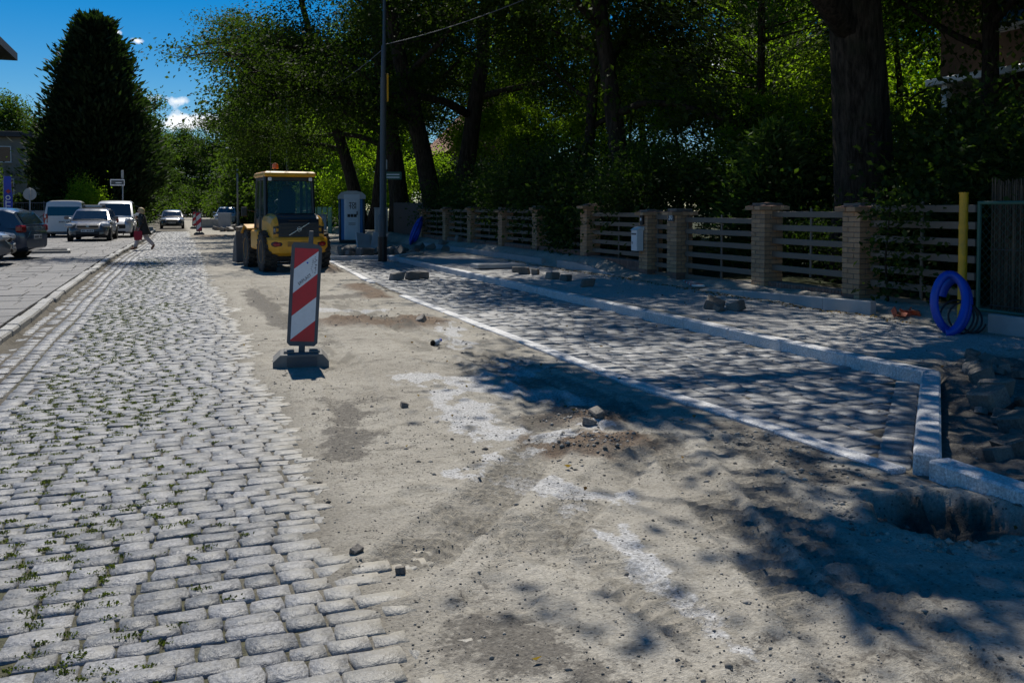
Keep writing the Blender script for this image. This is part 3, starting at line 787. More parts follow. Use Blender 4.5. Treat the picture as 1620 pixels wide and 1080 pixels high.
def branch(r, p, d, L, n=5, up=.0, wob=.18):
    p = np.array(p, float); d = np.array(d, float); pts = [p.copy()]
    for k in range(n):
        d = d + r.normal(0, wob, 3) + np.array([0, 0, up]); d /= np.linalg.norm(d)
        p = p + d * L / n; pts.append(p.copy())
    return pts
def broadleaf(seed, H, r0, base, RC, nleaf, lsize, m, nlimb=11, forks=1, lean=(0, 0), low=.55, flat=.55, sub=7, spread=.75):
    """returns (trunk mesh, crown mesh) around the origin"""
    r = np.random.default_rng(seed); mb = MB(); tips = []; wts = []
    stems = []
    for f in range(forks):
        a = 6.28 * f / forks + r.uniform(0, 1); off = .0 if forks == 1 else .45
        d = np.array([lean[0] + math.cos(a) * off * .34, lean[1] + math.sin(a) * off * .34, 1.0])
        p0 = np.array([math.cos(a) * off * r0 * 1.3, math.sin(a) * off * r0 * 1.3, -.3])
        pts = branch(r, p0, d / np.linalg.norm(d), H * .85, 9, .05, .06)
        rr = r0 * (1 if forks == 1 else .72)
        rad = [rr * 1.35] + [rr * (1 - .085 * k) for k in range(1, len(pts))]
        mb.tube(pts, rad, 12); stems.append((pts, rad))
    nl = max(4, nlimb // forks)
    for pts, rad in stems:
        for k in range(nl):
            t = low + (1 - low) * (k + r.uniform(0, .8)) / nl
            h = max(base * .8, t * H * .8); idx = min(len(pts) - 1.001, h / (H * .85) * (len(pts) - 1)); i = int(idx); fr = idx - i
            p = pts[i] * (1 - fr) + pts[i + 1] * fr
            a = k * 2.4 + r.uniform(-.4, .4)
            reach = RC * (1.0 - .45 * max(0, (h - base) / (H - base)) ** 1.5) * r.uniform(.75, 1.08)
            el = r.uniform(.12, .5) + .5 * (h / H)
            d = np.array([math.cos(a) * math.cos(el), math.sin(a) * math.cos(el), math.sin(el)])
            b = branch(r, p, d, reach, 6, -.03, .13)
            br = rad[i] * r.uniform(.38, .55)
            mb.tube(b, [br * (1 - .14 * q) for q in range(7)], 7)
            for q in range(2, 7):
                for s in range(sub if q > 2 else sub // 2):
                    dd = r.normal(0, 1, 3); dd[2] = dd[2] * .45 + .05; dd /= np.linalg.norm(dd)
                    L = reach * r.uniform(.14, .36)
                    sb = branch(r, b[q], dd, L, 3, -.06, .2)
                    if r.random() < .5: mb.tube(sb, [br * .22, br * .16, br * .1, br * .05], 4, cap=False)
                    tips += [sb[1], sb[2], sb[3]]; wts += [.5, 1, 1]
    top = stems[0][0][-1]
    for k in range(14): tips.append(top + r.normal(0, RC * .22, 3) * [1, 1, .6]); wts.append(1)
    T = np.array(tips); wts = np.array(wts); wts *= r.uniform(.2, 1.8, len(wts)); wts /= wts.sum()
    C = T[r.choice(len(T), nleaf, p=wts)] + r.normal(0, 1, (nleaf, 3)) * [spread, spread, spread * flat]
    C = C[C[:, 2] > base * .62]
    V, F = leaf_cards(C, lsize, seed + 1, T.mean(0))
    tr = mb.build('trunk', M_bark, smooth=True, recalc=False); tm = tr.data; bpy.data.objects.remove(tr)
    return tm, npmesh('crown', V, F, m)
def bush(seed, RX, H, nleaf, lsize, m, lumps=16, hollow=.35):
    r = np.random.default_rng(seed); mb = MB(); cs = []
    for k in range(lumps):
        a = r.uniform(0, 6.28); rr = RX * math.sqrt(r.random()) * .8; z = H * r.uniform(.25, .95) * (1 - .35 * (rr / RX) ** 2)
        cs.append((rr * math.cos(a), rr * math.sin(a), z))
        mb.tube(branch(r, (rr * .2 * math.cos(a), rr * .2 * math.sin(a), -.1), (rr * math.cos(a) * .8, rr * math.sin(a) * .8, z), math.hypot(rr * .8, z), 4, 0, .1), [.03, .022, .016, .011, .006], 5, cap=False)
    cs = np.array(cs); idx = r.integers(0, len(cs), nleaf); sp = RX * .26
    C = cs[idx] + r.normal(0, 1, (nleaf, 3)) * [sp, sp, sp * .9]; C = C[C[:, 2] > .05]
    V, F = leaf_cards(C, lsize, seed + 1, np.array([0, 0, H * .4]), .1)
    st = mb.build('stem', M_bark, smooth=True, recalc=False); sm = st.data; bpy.data.objects.remove(st)
    return sm, npmesh('foliage', V, F, m)
def conifer(seed, H, RC, n, L, m, power=.8, upc=.35, aspect=.34, r0=.28, low=.3):
    r = np.random.default_rng(seed); mb = MB(); mb.tube([(0, 0, -.3), (0, 0, H * .5), (0, 0, H * .97)], [r0, r0 * .55, .03], 10)
    nb = max(60, n // 130); P = []; D = []
    for k in range(nb):
        t = (k + r.random()) / nb; t = t ** 1.25; z = low + t * (H * .985 - low); a = k * 2.39996 + r.uniform(-.3, .3)
        rad = RC * min(1.0, (1.06 - t) ** power) * (min(1, .72 + t * 2.2)) * r.uniform(.66, 1.14)
        dr = np.array([math.cos(a), math.sin(a), upc * r.uniform(.5, 1.4)])
        if k % 3 == 0: mb.tube([(0, 0, z), tuple(np.array([0, 0, z]) + dr * rad * .85)], [.035, .008], 4, cap=False)
        q = n // nb; s = 1 - (r.random(q) ** 1.6) * .72; w = .10 * rad + .12
        pos = np.array([0, 0, z]) + dr * rad * s[:, None] + r.normal(0, 1, (q, 3)) * [w, w, w * .8]
        P.append(pos); D.append(np.repeat(dr[None], q, 0))
    tipn = n // 60; zz = H * r.uniform(.9, 1.03, tipn); P.append(np.stack([r.normal(0, .14, tipn), r.normal(0, .14, tipn), zz], 1)); D.append(np.repeat([[0, 0, 1.]], tipn, 0))
    P = np.concatenate(P); D = np.concatenate(D); N = len(P)
    d = D + r.normal(0, .38, (N, 3)); d[:, 2] += .15; d /= np.linalg.norm(d, axis=1)[:, None]
    s = np.cross(d, r.normal(0, 1, (N, 3))); s /= np.linalg.norm(s, axis=1)[:, None] + 1e-6
    ll = L * r.uniform(.6, 1.4, N)[:, None]
    V = np.stack([P, P + d * ll * .45 + s * ll * aspect / 2, P + d * ll, P + d * ll * .45 - s * ll * aspect / 2], 1).reshape(-1, 3)
    tr = mb.build('trunk', M_bark, smooth=True, recalc=False); tm = tr.data; bpy.data.objects.remove(tr)
    return tm, npmesh('crown', V, np.arange(4 * N).reshape(N, 4), m)
def plant(name, pair, label, cat, x, y_, rz=0, s=1, sz=None, group=None, z=None, parts=('trunk', 'crown')):
    t = thing(name, label, cat, (x, y_, gz(x, y_) if z is None else z), rz, group); t.scale = (s, s, sz or s)
    obj(parts[0], pair[0], t); obj(parts[1], pair[1], t)
    return t
SH = ('stem', 'foliage')
# base shapes, shared by the plants that look alike
bigA = broadleaf(1, 21, .55, 5.0, 8.6, 50000, .15, M_leafA, 16, 1, low=.30, spread=.45)
bigB = broadleaf(2, 20, .62, 5.0, 9.2, 92000, .15, M_leafA, 16, 2, low=.28, spread=.5)
midA = broadleaf(3, 17, .27, 4.0, 5.6, 36000, .15, M_leafA, 13, 1, low=.26, spread=.5)
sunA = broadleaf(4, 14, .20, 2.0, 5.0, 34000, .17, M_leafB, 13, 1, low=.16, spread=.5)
farA = broadleaf(5, 16, .30, 2.0, 6.0, 24000, .30, M_leafFar, 15, 1, low=.12, spread=.85)
farB = broadleaf(6, 15, .26, 1.5, 5.0, 20000, .30, M_leafFar, 14, 1, low=.10, spread=.8)
shA = bush(7, 1.5, 2.6, 7000, .11, M_leafC, 22); shB = bush(8, 1.2, 1.7, 5000, .09, M_leafC, 18)
shC = bush(9, 1.3, 2.3, 5500, .11, M_leafB, 20); shF = bush(10, 2.2, 3.4, 6000, .22, M_leafFar, 24)
cyp = conifer(11, 14.2, 4.1, 60000, .46, M_needle, .66, .6, .34, .35)
spr = conifer(12, 3.4, 1.7, 9000, .20, M_needle2, .8, .12, .26, .07, .2)
pin = conifer(13, 15, 3.2, 13000, .34, M_pine, .5, .25, .12, .17, 2.5)
print('veg meshes done')

# street-side giants behind the fence
old_tree = plant('linden_tree', bigA, 'huge old tree with very thick dark trunk behind the brick pillars near the blue hose', 'tree', 11.6, 13.2, 3.14, .93, .87)
plant('linden_tree', bigB, 'old forked tree leaning over the far fence panels behind the leaning blue hose', 'tree', 10.9, 38.5, 3.25, 1.03)
plant('linden_tree', bigB, 'tall thick tree trunk directly behind the portable toilet', 'tree', 10.2, 52, 2.4, .95)
plant('linden_tree', bigA, 'tall tree trunk seen just beside the tall lamp post', 'tree', 10.9, 46.5, 2.72, 1.0)
plant('linden_tree', midA, 'slim straight tree rising behind the fence left of the gate with mailbox', 'tree', 12.3, 27.6, 3.51, .9)
plant('linden_tree', midA, 'slender dark trunk just left of the numbered gate pillar', 'tree', 12.0, 23.2, 4.98, 1.2)
plant('pine_tree', pin, 'thin pine with bare lower trunk between the gate and the huge old tree', 'tree', 15.8, 22.4, .6)
plant('linden_tree', bigA, 'broadleaf tree shading the footway beyond the green mesh fence', 'tree', 12.4, 8.65, .45, .92)  # added tree, trunk outside the frame, placed to shade the near ground
plant('linden_tree', bigA, 'slim broadleaf tree added out of view past the reed screen, its shade on the stone heap', 'tree', 12.7, 6.0, .45, .90)  # unseen tree added for solid shade on the sand at lower right
plant('linden_tree', midA, 'dark leafy tree in front of the brick house right of the huge trunk', 'tree', 14.9, 13.9, 3.62, .85)
for ch in list(old_tree.children):
    if ch.name.startswith('trunk'): ch.scale = (1.14, 1.14, 1)
def added_bough(tree, start, end, rx, ry, rz_, n, seed):      # leafy branchwork added above the view to cast shade, in world metres
    r = np.random.default_rng(seed); start, end = np.array(start, float), np.array(end, float); mb = MB()
    pts = [start + (end - start) * t + np.array([0, 0, .8 * math.sin(t * 3.0)]) for t in np.linspace(0, 1, 7)]
    mb.tube(pts, [.20, .17, .14, .11, .08, .05, .02], 8)
    tips = []
    for k in range(26):
        p = pts[r.integers(4, 7)]; q = end + r.normal(0, 1, 3) * [rx * .55, ry * .55, rz_ * .5]; tips.append(q)
        mb.tube([tuple(p), tuple((p + q) / 2 + [0, 0, .1]), tuple(q)], [.03, .018, .006], 4, cap=False)
    C = np.array(tips)[r.integers(0, 26, n)] + r.normal(0, 1, (n, 3)) * [rx * .28, ry * .28, .3]
    V, F = leaf_cards(C, .15, seed + 1, start)
    M = Matrix(tree.matrix_basis).inverted()
    lb = mb.build('added_limb', M_bark, None, smooth=True, recalc=False); lb.data.transform(M); lb.parent = tree
    me_ = npmesh('added_bough_leaves', V, F, M_leafA); me_.transform(M); obj('added_bough_leaves', me_, tree)
near_tree = [o for o in bpy.data.objects if o.get('label', '').startswith('broadleaf tree shading')][0]
for tr in (old_tree, near_tree): tr.matrix_basis = Matrix.LocRotScale(tr.location, tr.rotation_euler, tr.scale)
added_bough(old_tree, (10.6, 13.3, 6.5), (3.98, 14.0, 9.0), .58, 1.15, .5, 2100, 71)
added_bough(near_tree, (11.5, 9.0, 6.0), (4.35, 9.95, 9.0), .85, .34, .45, 1700, 73)
k = 0
for x, y_, s, p, what in ((20, 36, .8, midA, 'deep in the garden behind the forked tree'), (30, 42, 1.05, bigA, 'at the back of the gardens, behind the slim trees'),
                       (18, 47, .95, midA, 'in the garden behind the street name post'), (27, 15, 1.0, bigA, 'behind the brick house with the pale canopy'), (34, 30, 1.1, bigB, 'far back between the pine and the house'), (22, 60, 1.0, bigA, 'far behind the portable toilet'),
                       (35, 45, 1.1, bigB, 'far back beyond all the garden trees'), (20, 9, .9, midA, 'beside the brick house at the frame edge')):
    plant('garden_tree', p, 'leafy tree ' + what, 'tree', x, y_, k * 1.9, s); k += 1
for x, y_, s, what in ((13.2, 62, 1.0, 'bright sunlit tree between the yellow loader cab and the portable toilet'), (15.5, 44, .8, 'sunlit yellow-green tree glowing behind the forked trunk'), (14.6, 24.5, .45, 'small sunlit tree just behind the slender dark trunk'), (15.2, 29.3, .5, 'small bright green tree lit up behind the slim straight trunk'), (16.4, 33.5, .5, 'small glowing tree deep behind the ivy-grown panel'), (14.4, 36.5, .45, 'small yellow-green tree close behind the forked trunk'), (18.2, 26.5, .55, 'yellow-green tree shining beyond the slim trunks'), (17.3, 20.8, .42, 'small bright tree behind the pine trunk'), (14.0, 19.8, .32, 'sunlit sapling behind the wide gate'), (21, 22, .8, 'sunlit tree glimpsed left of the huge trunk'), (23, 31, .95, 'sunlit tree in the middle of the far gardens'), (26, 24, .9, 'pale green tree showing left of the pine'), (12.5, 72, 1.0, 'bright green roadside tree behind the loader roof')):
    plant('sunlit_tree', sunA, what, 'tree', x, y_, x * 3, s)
# avenue farther down the road
far = ((8.6, 78, 1.0, farA, 'first roadside tree beyond the loader, over the far street lamp'), (9.5, 92, 1.05, farB, 'second roadside tree beyond the far street lamp'), (10, 108, 1.1, farA, 'third tree down the far right roadside'), (8.5, 128, 1.1, farB, 'fourth tree down the far right roadside'),
       (7.5, 150, 1.1, farA, 'last tree of the far right roadside row'), (-6.5, 96, .95, farB, 'roadside tree right behind the great conifer'), (-5.8, 112, 1.0, farA, 'second tree down the far left roadside'), (-5.5, 132, 1.0, farB, 'third tree down the far left roadside'),
       (-5, 156, 1.0, farA, 'last tree of the far left roadside row'), (2, 205, 1.2, farA, 'tree closing the view at the end of the road'), (-9, 190, 1.2, farB, 'tree left of the road end'), (13, 195, 1.3, farA, 'tree right of the road end'), (18, 85, 1.1, farB, 'garden tree behind the roadside row near the parked suv'),
       (20, 115, 1.2, farA, 'garden tree far behind the loader'), (-24, 118, .95, farB, 'tree showing above the flat roofed house'), (-15, 100, .8, farA, 'tree between the flat roofed house and the conifer'), (-33, 130, 1.0, farA, 'tree behind the flat roofed house at the frame edge'))
far += tuple((x, y_, 1.25, farA if k % 2 else farB, 'tree of the far wood behind the road end, %s' % w) for k, (x, y_, w) in enumerate(((-18, 200, 'leftmost'), (-2, 230, 'straight ahead'), (7, 215, 'just right of the road'), (22, 205, 'right of the far lamp'), (32, 190, 'behind the loader'), (44, 180, 'behind the portable toilet'), (-30, 180, 'behind the conifer'), (16, 165, 'nearest on the right'), (-10, 165, 'nearest on the left'))))
for i, (x, y_, s, p, what) in enumerate(far): plant('avenue_tree', p, what, 'tree', x, y_, i * 2.2, s)
plant('great_conifer', cyp, 'huge dark conifer towering over the parked white vans', 'tree', -5.1, 69, .4)
# shrubs
n_ = 0
SHR = [(11.3, 9.4, shA, .95), (10.9, 11.6, shB, .9), (12.6, 11.2, shA, 1.25), (10.7, 19.2, shA, .95), (10.9, 21.8, shA, 1.1), (10.6, 24.6, shA, 1.0), (10.7, 27.4, shA, 1.05), (10.8, 30.2, shA, 1.05), (10.8, 33.2, shA, 1.0), (10.7, 36, shB, 1.2), (12.8, 17.5, shA, 1.15),
       (15.6, 14.8, shA, 1.4), (14.6, 11.5, shA, 1.2), (13.5, 43, shA, 1.3), (16, 51, shF, 1.0), (11.6, 7.6, shA, 1.1), (11.8, 6.2, shA, 1.2), (11.8, 14.9, shB, .7)]
for x, y_, p, s in SHR:
    near = min((('the huge trunk', 11.6, 13.2), ('the numbered gate', 10, 16.5), ('the forked tree', 10.9, 38.5), ('the slim straight trunks', 12, 25.3), ('the green mesh fence', 10, 6.5), ('the pine', 15.8, 22.4), ('the ivy-grown panel', 10, 21.8)), key=lambda q: math.hypot(q[1] - x, q[2] - y_))[0]
    side = 'low' if p is shB else ('big' if s > 1.2 else 'dense')
    base_ = '%s dark shrub in the shaded garden by %s' % (side, near)
    plant('garden_shrub', p, base_, 'shrub', x, y_, x * 7, s, group='dark shrubs behind the brick fence', parts=SH)
by_lab = {}
for o in [q for q in bpy.data.objects if q.get('category') == 'shrub' and q.get('group')]: by_lab.setdefault(o['label'], []).append(o)
for lab, os_ in by_lab.items():
    if len(os_) > 1:
        for o, w in zip(sorted(os_, key=lambda q: q.location.length), ('nearest of its row', 'second of its row', 'third of its row', 'fourth of its row')): o['label'] = lab + ', ' + w
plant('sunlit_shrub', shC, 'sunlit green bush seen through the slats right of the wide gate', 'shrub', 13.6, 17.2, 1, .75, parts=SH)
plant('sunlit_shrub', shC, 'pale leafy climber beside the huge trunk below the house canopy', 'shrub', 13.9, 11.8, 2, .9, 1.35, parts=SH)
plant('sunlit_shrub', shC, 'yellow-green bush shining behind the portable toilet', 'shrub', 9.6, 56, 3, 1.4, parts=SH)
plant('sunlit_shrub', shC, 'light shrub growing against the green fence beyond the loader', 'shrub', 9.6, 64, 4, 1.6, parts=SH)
plant('young_spruce', spr, 'young bright green spruce showing over the slatted gate', 'spruce', 12.3, 17.0, .3, .92)
plant('feathery_shrub', shC, 'bright feathery shrub above the hedge left of the street name post', 'shrub', -4.9, 60.5, 0, .95, 1.35, parts=SH)
plant('garden_bush', shF, 'green bush in front of the flat roofed house by the flag', 'shrub', -12.2, 67, 0, .9, 1.1, parts=SH)
for i, (x, y_, s, w) in enumerate(((-4.3, 88, 1.0, 'roadside shrub under the trees right of the conifer'), (-3.6, 74, .65, 'low shrub at the kerb below the conifer'), (-4.0, 104, 1.0, 'shrub by the far left kerb beyond the approaching car'), (6.6, 100, 1.0, 'pale shrub behind the parked suv'), (8.2, 90, 1.1, 'shrub behind the far street lamp'), (6.4, 120, 1.2, 'far right kerbside shrub near the road end'), (.5, 185, 1.6, 'bush closing the road end, centre'), (-4, 180, 1.6, 'bush closing the road end, left side'), (5, 180, 1.6, 'bush closing the road end, right side'), (-6.5, 108, 1.3, 'big bush between the far left roadside trees'), (8.5, 140, 1.5, 'big bush between the far right roadside trees'), (-6.5, 140, 1.5, 'bush beneath the farthest left roadside trees'))):
    plant('roadside_shrub', shF, w, 'shrub', x, y_, i, s, parts=SH)
# clipped hedge on the left
r_ = np.random.default_rng(40); N = 15000
C = np.stack([r_.uniform(-15, -3.6, N), 63.5 + r_.choice([-1, 1], N) * .5 * r_.random(N) ** .3, r_.uniform(.2, 2.35, N)], 1); C[:, 2] += .15 * np.sin(C[:, 0] * 2)
V, F = leaf_cards(C, .2, 41, None, 0)
hd = thing('garden_hedge', 'long dark clipped hedge behind the metal fence left of the conifer', 'hedge', (0, 0, 0))
obj('foliage', npmesh('foliage', V, F, M_leafC), hd)
mb = MB()
for k in range(14): mb.tube([(-14.6 + k * .82, 63.5, 0), (-14.6 + k * .82 + .1, 63.5, 2.0)], [.04, .01], 5)
mb.build('stem', M_bark, hd)
# ivy over the fence
r_ = np.random.default_rng(50); N = 2800
C = np.stack([9.32 + r_.normal(0, .10, N), 21.9 + r_.normal(0, .62, N), np.clip(1.55 - abs(r_.normal(0, .5, N)), .35, 2.0)], 1)
V, F = leaf_cards(C, .11, 51, None, .3)
iv = thing('ivy_plant', 'dark ivy hanging over the fence panel in the middle of the fence', 'ivy', (0, 0, 0))
obj('foliage', npmesh('foliage', V, F, M_leafC), iv)
mb = MB(); mb.tube([(9.45, 21.9, .2), (9.4, 21.8, 1.0), (9.38, 22.1, 1.6)], [.03, .02, .01], 6); mb.build('stem', M_bark, iv)
N = 650
C = np.stack([9.25 + r_.normal(0, .06, N), r_.choice([10.15, 9.55], N, p=[.7, .3]) + r_.normal(0, .22, N), np.clip(.25 + r_.random(N) ** .8 * 1.5, .1, 1.9)], 1)
V, F = leaf_cards(C, .09, 52, None, .3)
iv = thing('ivy_plant', 'ivy creeping round the tan pillar nearest the yellow post', 'ivy', (0, 0, 0))
obj('foliage', npmesh('foliage', V, F, M_leafC), iv)
mb = MB(); mb.tube([(9.3, 10.15, 0), (9.27, 10.2, .8), (9.25, 10.1, 1.5)], [.02, .015, .008], 6); mb.build('stem', M_bark, iv)

# ================================================================ brick and slat fence on the right
FX = 9.30                      # road-side face of the pillars
PIL = [(10.75, .10, 1.60, 'nearest the yellow post'), (13.05, .12, 1.62, 'right of the wide slatted gate'), (15.95, .09, 1.53, 'carrying the house number plate'), (17.15, .08, 1.50, 'carrying the white mailbox'),
       (20.2, .30, 1.63, 'with low brick wall left of the mailbox'), (23.45, .34, 1.61, 'left of the ivy-grown panel'), (26.35, .34, 1.58, 'fifth from the far end of the brick fence'), (29.55, .34, 1.60, 'third from the far end of the brick fence'),
       (32.65, .32, 1.60, 'second from the far end of the brick fence'), (36.1, .30, 1.60, 'at the far end of the fence by the leaning blue hose')]
def unit_mesh(name, d, ch, m):
    o = MB().box((0, 0, 0), d, ch=ch).build(name, m); me_ = o.data; bpy.data.objects.remove(o); return me_
ME_brick = unit_mesh('brick', (.245, .118, .066), .005, M_brick)
ME_brickr = unit_mesh('brick', (.245, .118, .066), .005, M_brickred)
ME_capb = unit_mesh('brick', (.245, .155, .066), .006, M_brick)
def pillar(y0, z0, z1, what, sep_):
    t = thing('brick_pillar', 'tan brick fence pillar ' + what, 'pillar', (FX + .19, y0 + .19, z0), 0, 'tan brick fence pillars')
    MB().box((0, 0, (z1 - z0) / 2 - .06), (.355, .355, z1 - z0 + .1)).build('mortar', M_mortar, t)
    nb = int((z1 - .10 - z0) / .076); joined = MB()
    for c in range(-1, nb):
        z = .038 + c * .076
        for q in range(4):
            a = q * math.pi / 2; s = 1 if c % 2 else -1
            x, y_ = -.065 * s, -.128
            X, Y = x * math.cos(a) - y_ * math.sin(a), x * math.sin(a) + y_ * math.cos(a)
            X += rng.gauss(0, .0015); Y += rng.gauss(0, .0015)
            if sep_: obj('brick', ME_brick if c > 1 or rng.random() < .3 else ME_brickr, t, (X, Y, z), (0, 0, a))
            else: joined.box((X, Y, z), (.245, .118, .066), ch=.005, rz=a)
    zc = nb * .076
    for q in range(4):          # projecting cap course
        a = q * math.pi / 2
        for k in (-1, 1):
            x, y_ = -.075 + k * .125, -.16
            X, Y = x * math.cos(a) - y_ * math.sin(a), x * math.sin(a) + y_ * math.cos(a)
            if sep_: obj('brick', ME_capb, t, (X, Y, zc + .035), (0, 0, a), (.96, .9, 1))
            else: joined.box((X, Y, zc + .035), (.235, .14, .066), ch=.005, rz=a)
    if not sep_: tag(joined.build('brickwork', M_brick, t, recalc=False), kind='stuff')
    mb = MB(); h = .245
    mb.loft([[(-h, -h, zc + .07), (h, -h, zc + .07), (h, h, zc + .07), (-h, h, zc + .07)], [(-.05, -.05, zc + .135), (.05, -.05, zc + .135), (.05, .05, zc + .135), (-.05, .05, zc + .135)]])
    mb.build('cap', M_brickred, t)
    return t
for i, (y0, z0, z1, what) in enumerate(PIL): pillar(y0, z0, z1, what, i < 6)
def low_wall(y0, y1, z0, z1, what, sep_):
    t = thing('low_brick_wall', 'low brick wall under the slats ' + what, 'wall', (FX + .14, (y0 + y1) / 2, z0), 0, 'low brick walls between the pillars')
    L = y1 - y0; mb = MB(); H = z1 - z0
    mb.box((0.06, 0, H / 2 - .08), (.22, L, H + .1)).build('mortar', M_mortar, t)
    j = MB(); nc = max(1, int((H - .12) / .076)); rot = math.pi / 2
    for c in range(-1, nc):
        y_ = -L / 2 + (.0 if c % 2 else -.12)
        while y_ < L / 2 - .02:
            a, b = max(y_, -L / 2), min(y_ + .245, L / 2)
            if b - a > .04:
                if sep_: obj('brick', ME_brickr, t, (-.004, (a + b) / 2, .036 + c * .076), (0, 0, rot), ((b - a) / .245, 1, 1))
                else: j.box((-.004, (a + b) / 2, .036 + c * .076), (.118, b - a, .066), ch=.005)
            y_ += .255
    n = int(L / .076); zt = nc * .076 + .062
    for k in range(n):          # bricks on edge along the top
        y_ = -L / 2 + (k + .5) * L / n
        if sep_: obj('brick', ME_brickr, t, (.055, y_, zt), (math.pi / 2, 0, 0), (1.02, 1, 1))
        else: j.box((.055, y_, zt), (.25, .066, .118), ch=.005)
    if not sep_: tag(j.build('brickwork', M_brickred, t, recalc=False), kind='stuff')
low_wall(11.13, 13.05, .08, .32, 'between the wide gate and the nearest pillar', True)
low_wall(17.53, 20.2, .10, .42, 'left of the mailbox', True)
for (a, b), w in zip(((20.58, 23.45), (23.83, 26.35), (26.73, 29.55), (29.93, 32.65), (33.03, 36.1)), ('under the ivy', 'first bay beyond the ivy', 'second bay beyond the ivy', 'third bay beyond the ivy', 'in the last bay by the leaning hose')):
    low_wall(a, b, .2, .52, w, False)
def panel(y0, y1, zs, what, mid=True, name='fence_panel', cat='fence panel', xo=.17, frame=False):
    t = thing(name, what, cat, (FX + xo, (y0 + y1) / 2, 0), 0, 'grey slatted fence panels' if name == 'fence_panel' else None)
    L = y1 - y0
    for z in zs: MB().box((0, 0, z), (.035, L, .095), ch=.004).build('slat', M_slat, t)
    if mid: MB().box((.032, 0, (zs[0] + zs[-1]) / 2), (.028, .04, zs[-1] - zs[0] + .2), ch=.003).build('post', M_slat, t)
    if frame:
        for s in (-1, 1): MB().box((.03, s * (L / 2 - .03), (zs[0] + zs[-1]) / 2), (.03, .05, zs[-1] - zs[0] + .16), ch=.003).build('post', M_slat, t)
    return t
S5 = [.52 + k * .225 for k in range(5)]; S6 = [.26 + k * .225 for k in range(6)]
panel(11.13, 13.05, S5, 'grey slatted fence panel above low wall, right of the wide gate')
panel(13.45, 15.93, [.17 + k * .225 for k in range(6)], 'wide grey slatted driveway gate right of the numbered pillar', True, 'driveway_gate', 'gate', .2, True)
g = panel(16.34, 17.13, [.14 + k * .2 for k in range(7)], 'narrow slatted garden gate between the mailbox and number pillars', False, 'garden_gate', 'gate', .2, True)
MB().box((-.05, -.28, .85), (.05, .03, .12), ch=.006).box((-.07, -.25, .88), (.02, .12, .02), ch=.004).build('handle', M_grey, g)
panel(17.53, 20.2, [.52 + k * .215 for k in range(5)], 'grey slatted fence panel left of the white mailbox')
for (a, b), w in zip(((20.58, 23.45), (23.83, 26.35), (26.73, 29.55), (29.93, 32.65), (33.03, 36.1)), ('half hidden under ivy', 'first left of the ivy, four pillars from the end', 'second left of the ivy', 'third left of the ivy', 'in the far end bay by the leaning blue hose')):
    panel(a, b, [.63 + k * .205 for k in range(5)], 'grey slatted fence panel ' + w)
panel(8.85, 10.7, [.22 + k * .215 for k in range(7)], 'tall grey slatted panel between the nearest pillar and the yellow post', True)
# mailbox, intercom and number plate
mbx = thing('mailbox', 'white metal mailbox with sloping lid on the gate pillar', 'mailbox', (FX - .09, 17.42, .62))
MB().box((0, 0, .22), (.16, .26, .44), ch=.008).build('body', M_white, mbx)
MB().prism([(-.10, .44), (.09, .44), (.09, .52), (.0, .50)], 'y', -.145, .145).build('lid', M_white, mbx)
MB().box((-.083, 0, .15), (.008, .22, .14), ch=.002).build('door', M_refw, mbx)
MB().box((-.084, 0, .36), (.008, .2, .035), ch=.002).build('slot', M_dkgrey, mbx)
MB().box((-.09, .06, .17), (.008, .05, .05), ch=.002).build('lock', M_grey, mbx)
ic = thing('intercom', 'small dark intercom box with pale button above the mailbox', 'intercom', (FX - .03, 17.33, 1.27))
MB().box((0, 0, 0), (.05, .11, .2), ch=.01).build('housing', M_black, ic)
MB().box((-.027, 0, .02), (.01, .05, .06), ch=.003).build('button', M_white, ic)
np_ = thing('house_number_plate', 'small dark house number plate on the right gate pillar', 'number plate', (FX - .02, 16.13, 1.34))
MB().box((0, 0, 0), (.02, .22, .16), ch=.004).build('plate', M_dkgrey, np_)
text('number', '30', .15, M_white, np_, Matrix.Translation((-.012, 0, .0)) @ Matrix.Rotation(R(-90), 4, 'Z') @ Matrix.Rotation(R(90), 4, 'X'), .002, bold=.003)
# concrete edging slabs
edg = thing('concrete_edging', 'row of new grey concrete edging slabs along the fence foot', 'edging', (0, 0, 0))
ez = lambda y_: float(np.interp(y_, [9.8, 12.7, 14.0, 15.4, 16.6, 18.2, 19.3, 21.6, 33.3], [.27, .17, .09, .02, .02, .12, .24, .25, .24]))
ex = lambda y_: float(np.interp(y_, [9.8, 14, 19, 34], [8.76, 8.82, 8.85, 8.80]))
yy = 9.85
while yy < 33.2:
    L = 1.0; a, b = ez(yy), ez(yy + L - .008); xa, xb = ex(yy), ex(yy + L)
    mb = MB(); hw = .045
    if not (20.3 < yy < 20.9):
        mb.loft([[(xa - hw, yy, -.15), (xa + hw, yy, -.15), (xa + hw, yy, a - .008), (xa + hw - .008, yy, a), (xa - hw + .008, yy, a), (xa - hw, yy, a - .008)],
             [(xb - hw, yy + L - .008, -.15), (xb + hw, yy + L - .008, -.15), (xb + hw, yy + L - .008, b - .008), (xb + hw - .008, yy + L - .008, b), (xb - hw + .008, yy + L - .008, b), (xb - hw, yy + L - .008, b - .008)]])
        mb.build('edging_slab', M_conc, edg)
    yy += L
e2 = thing('concrete_edging', 'short grey concrete edging below the green mesh fence', 'edging', (0, 0, 0))
for a, b in ((8.02, 7.1), (7.08, 6.1)): MB().box((8.83, (a + b) / 2, .13), (.09, a - b, .34), ch=.008, rz=.02).build('edging_slab', M_conc, e2)
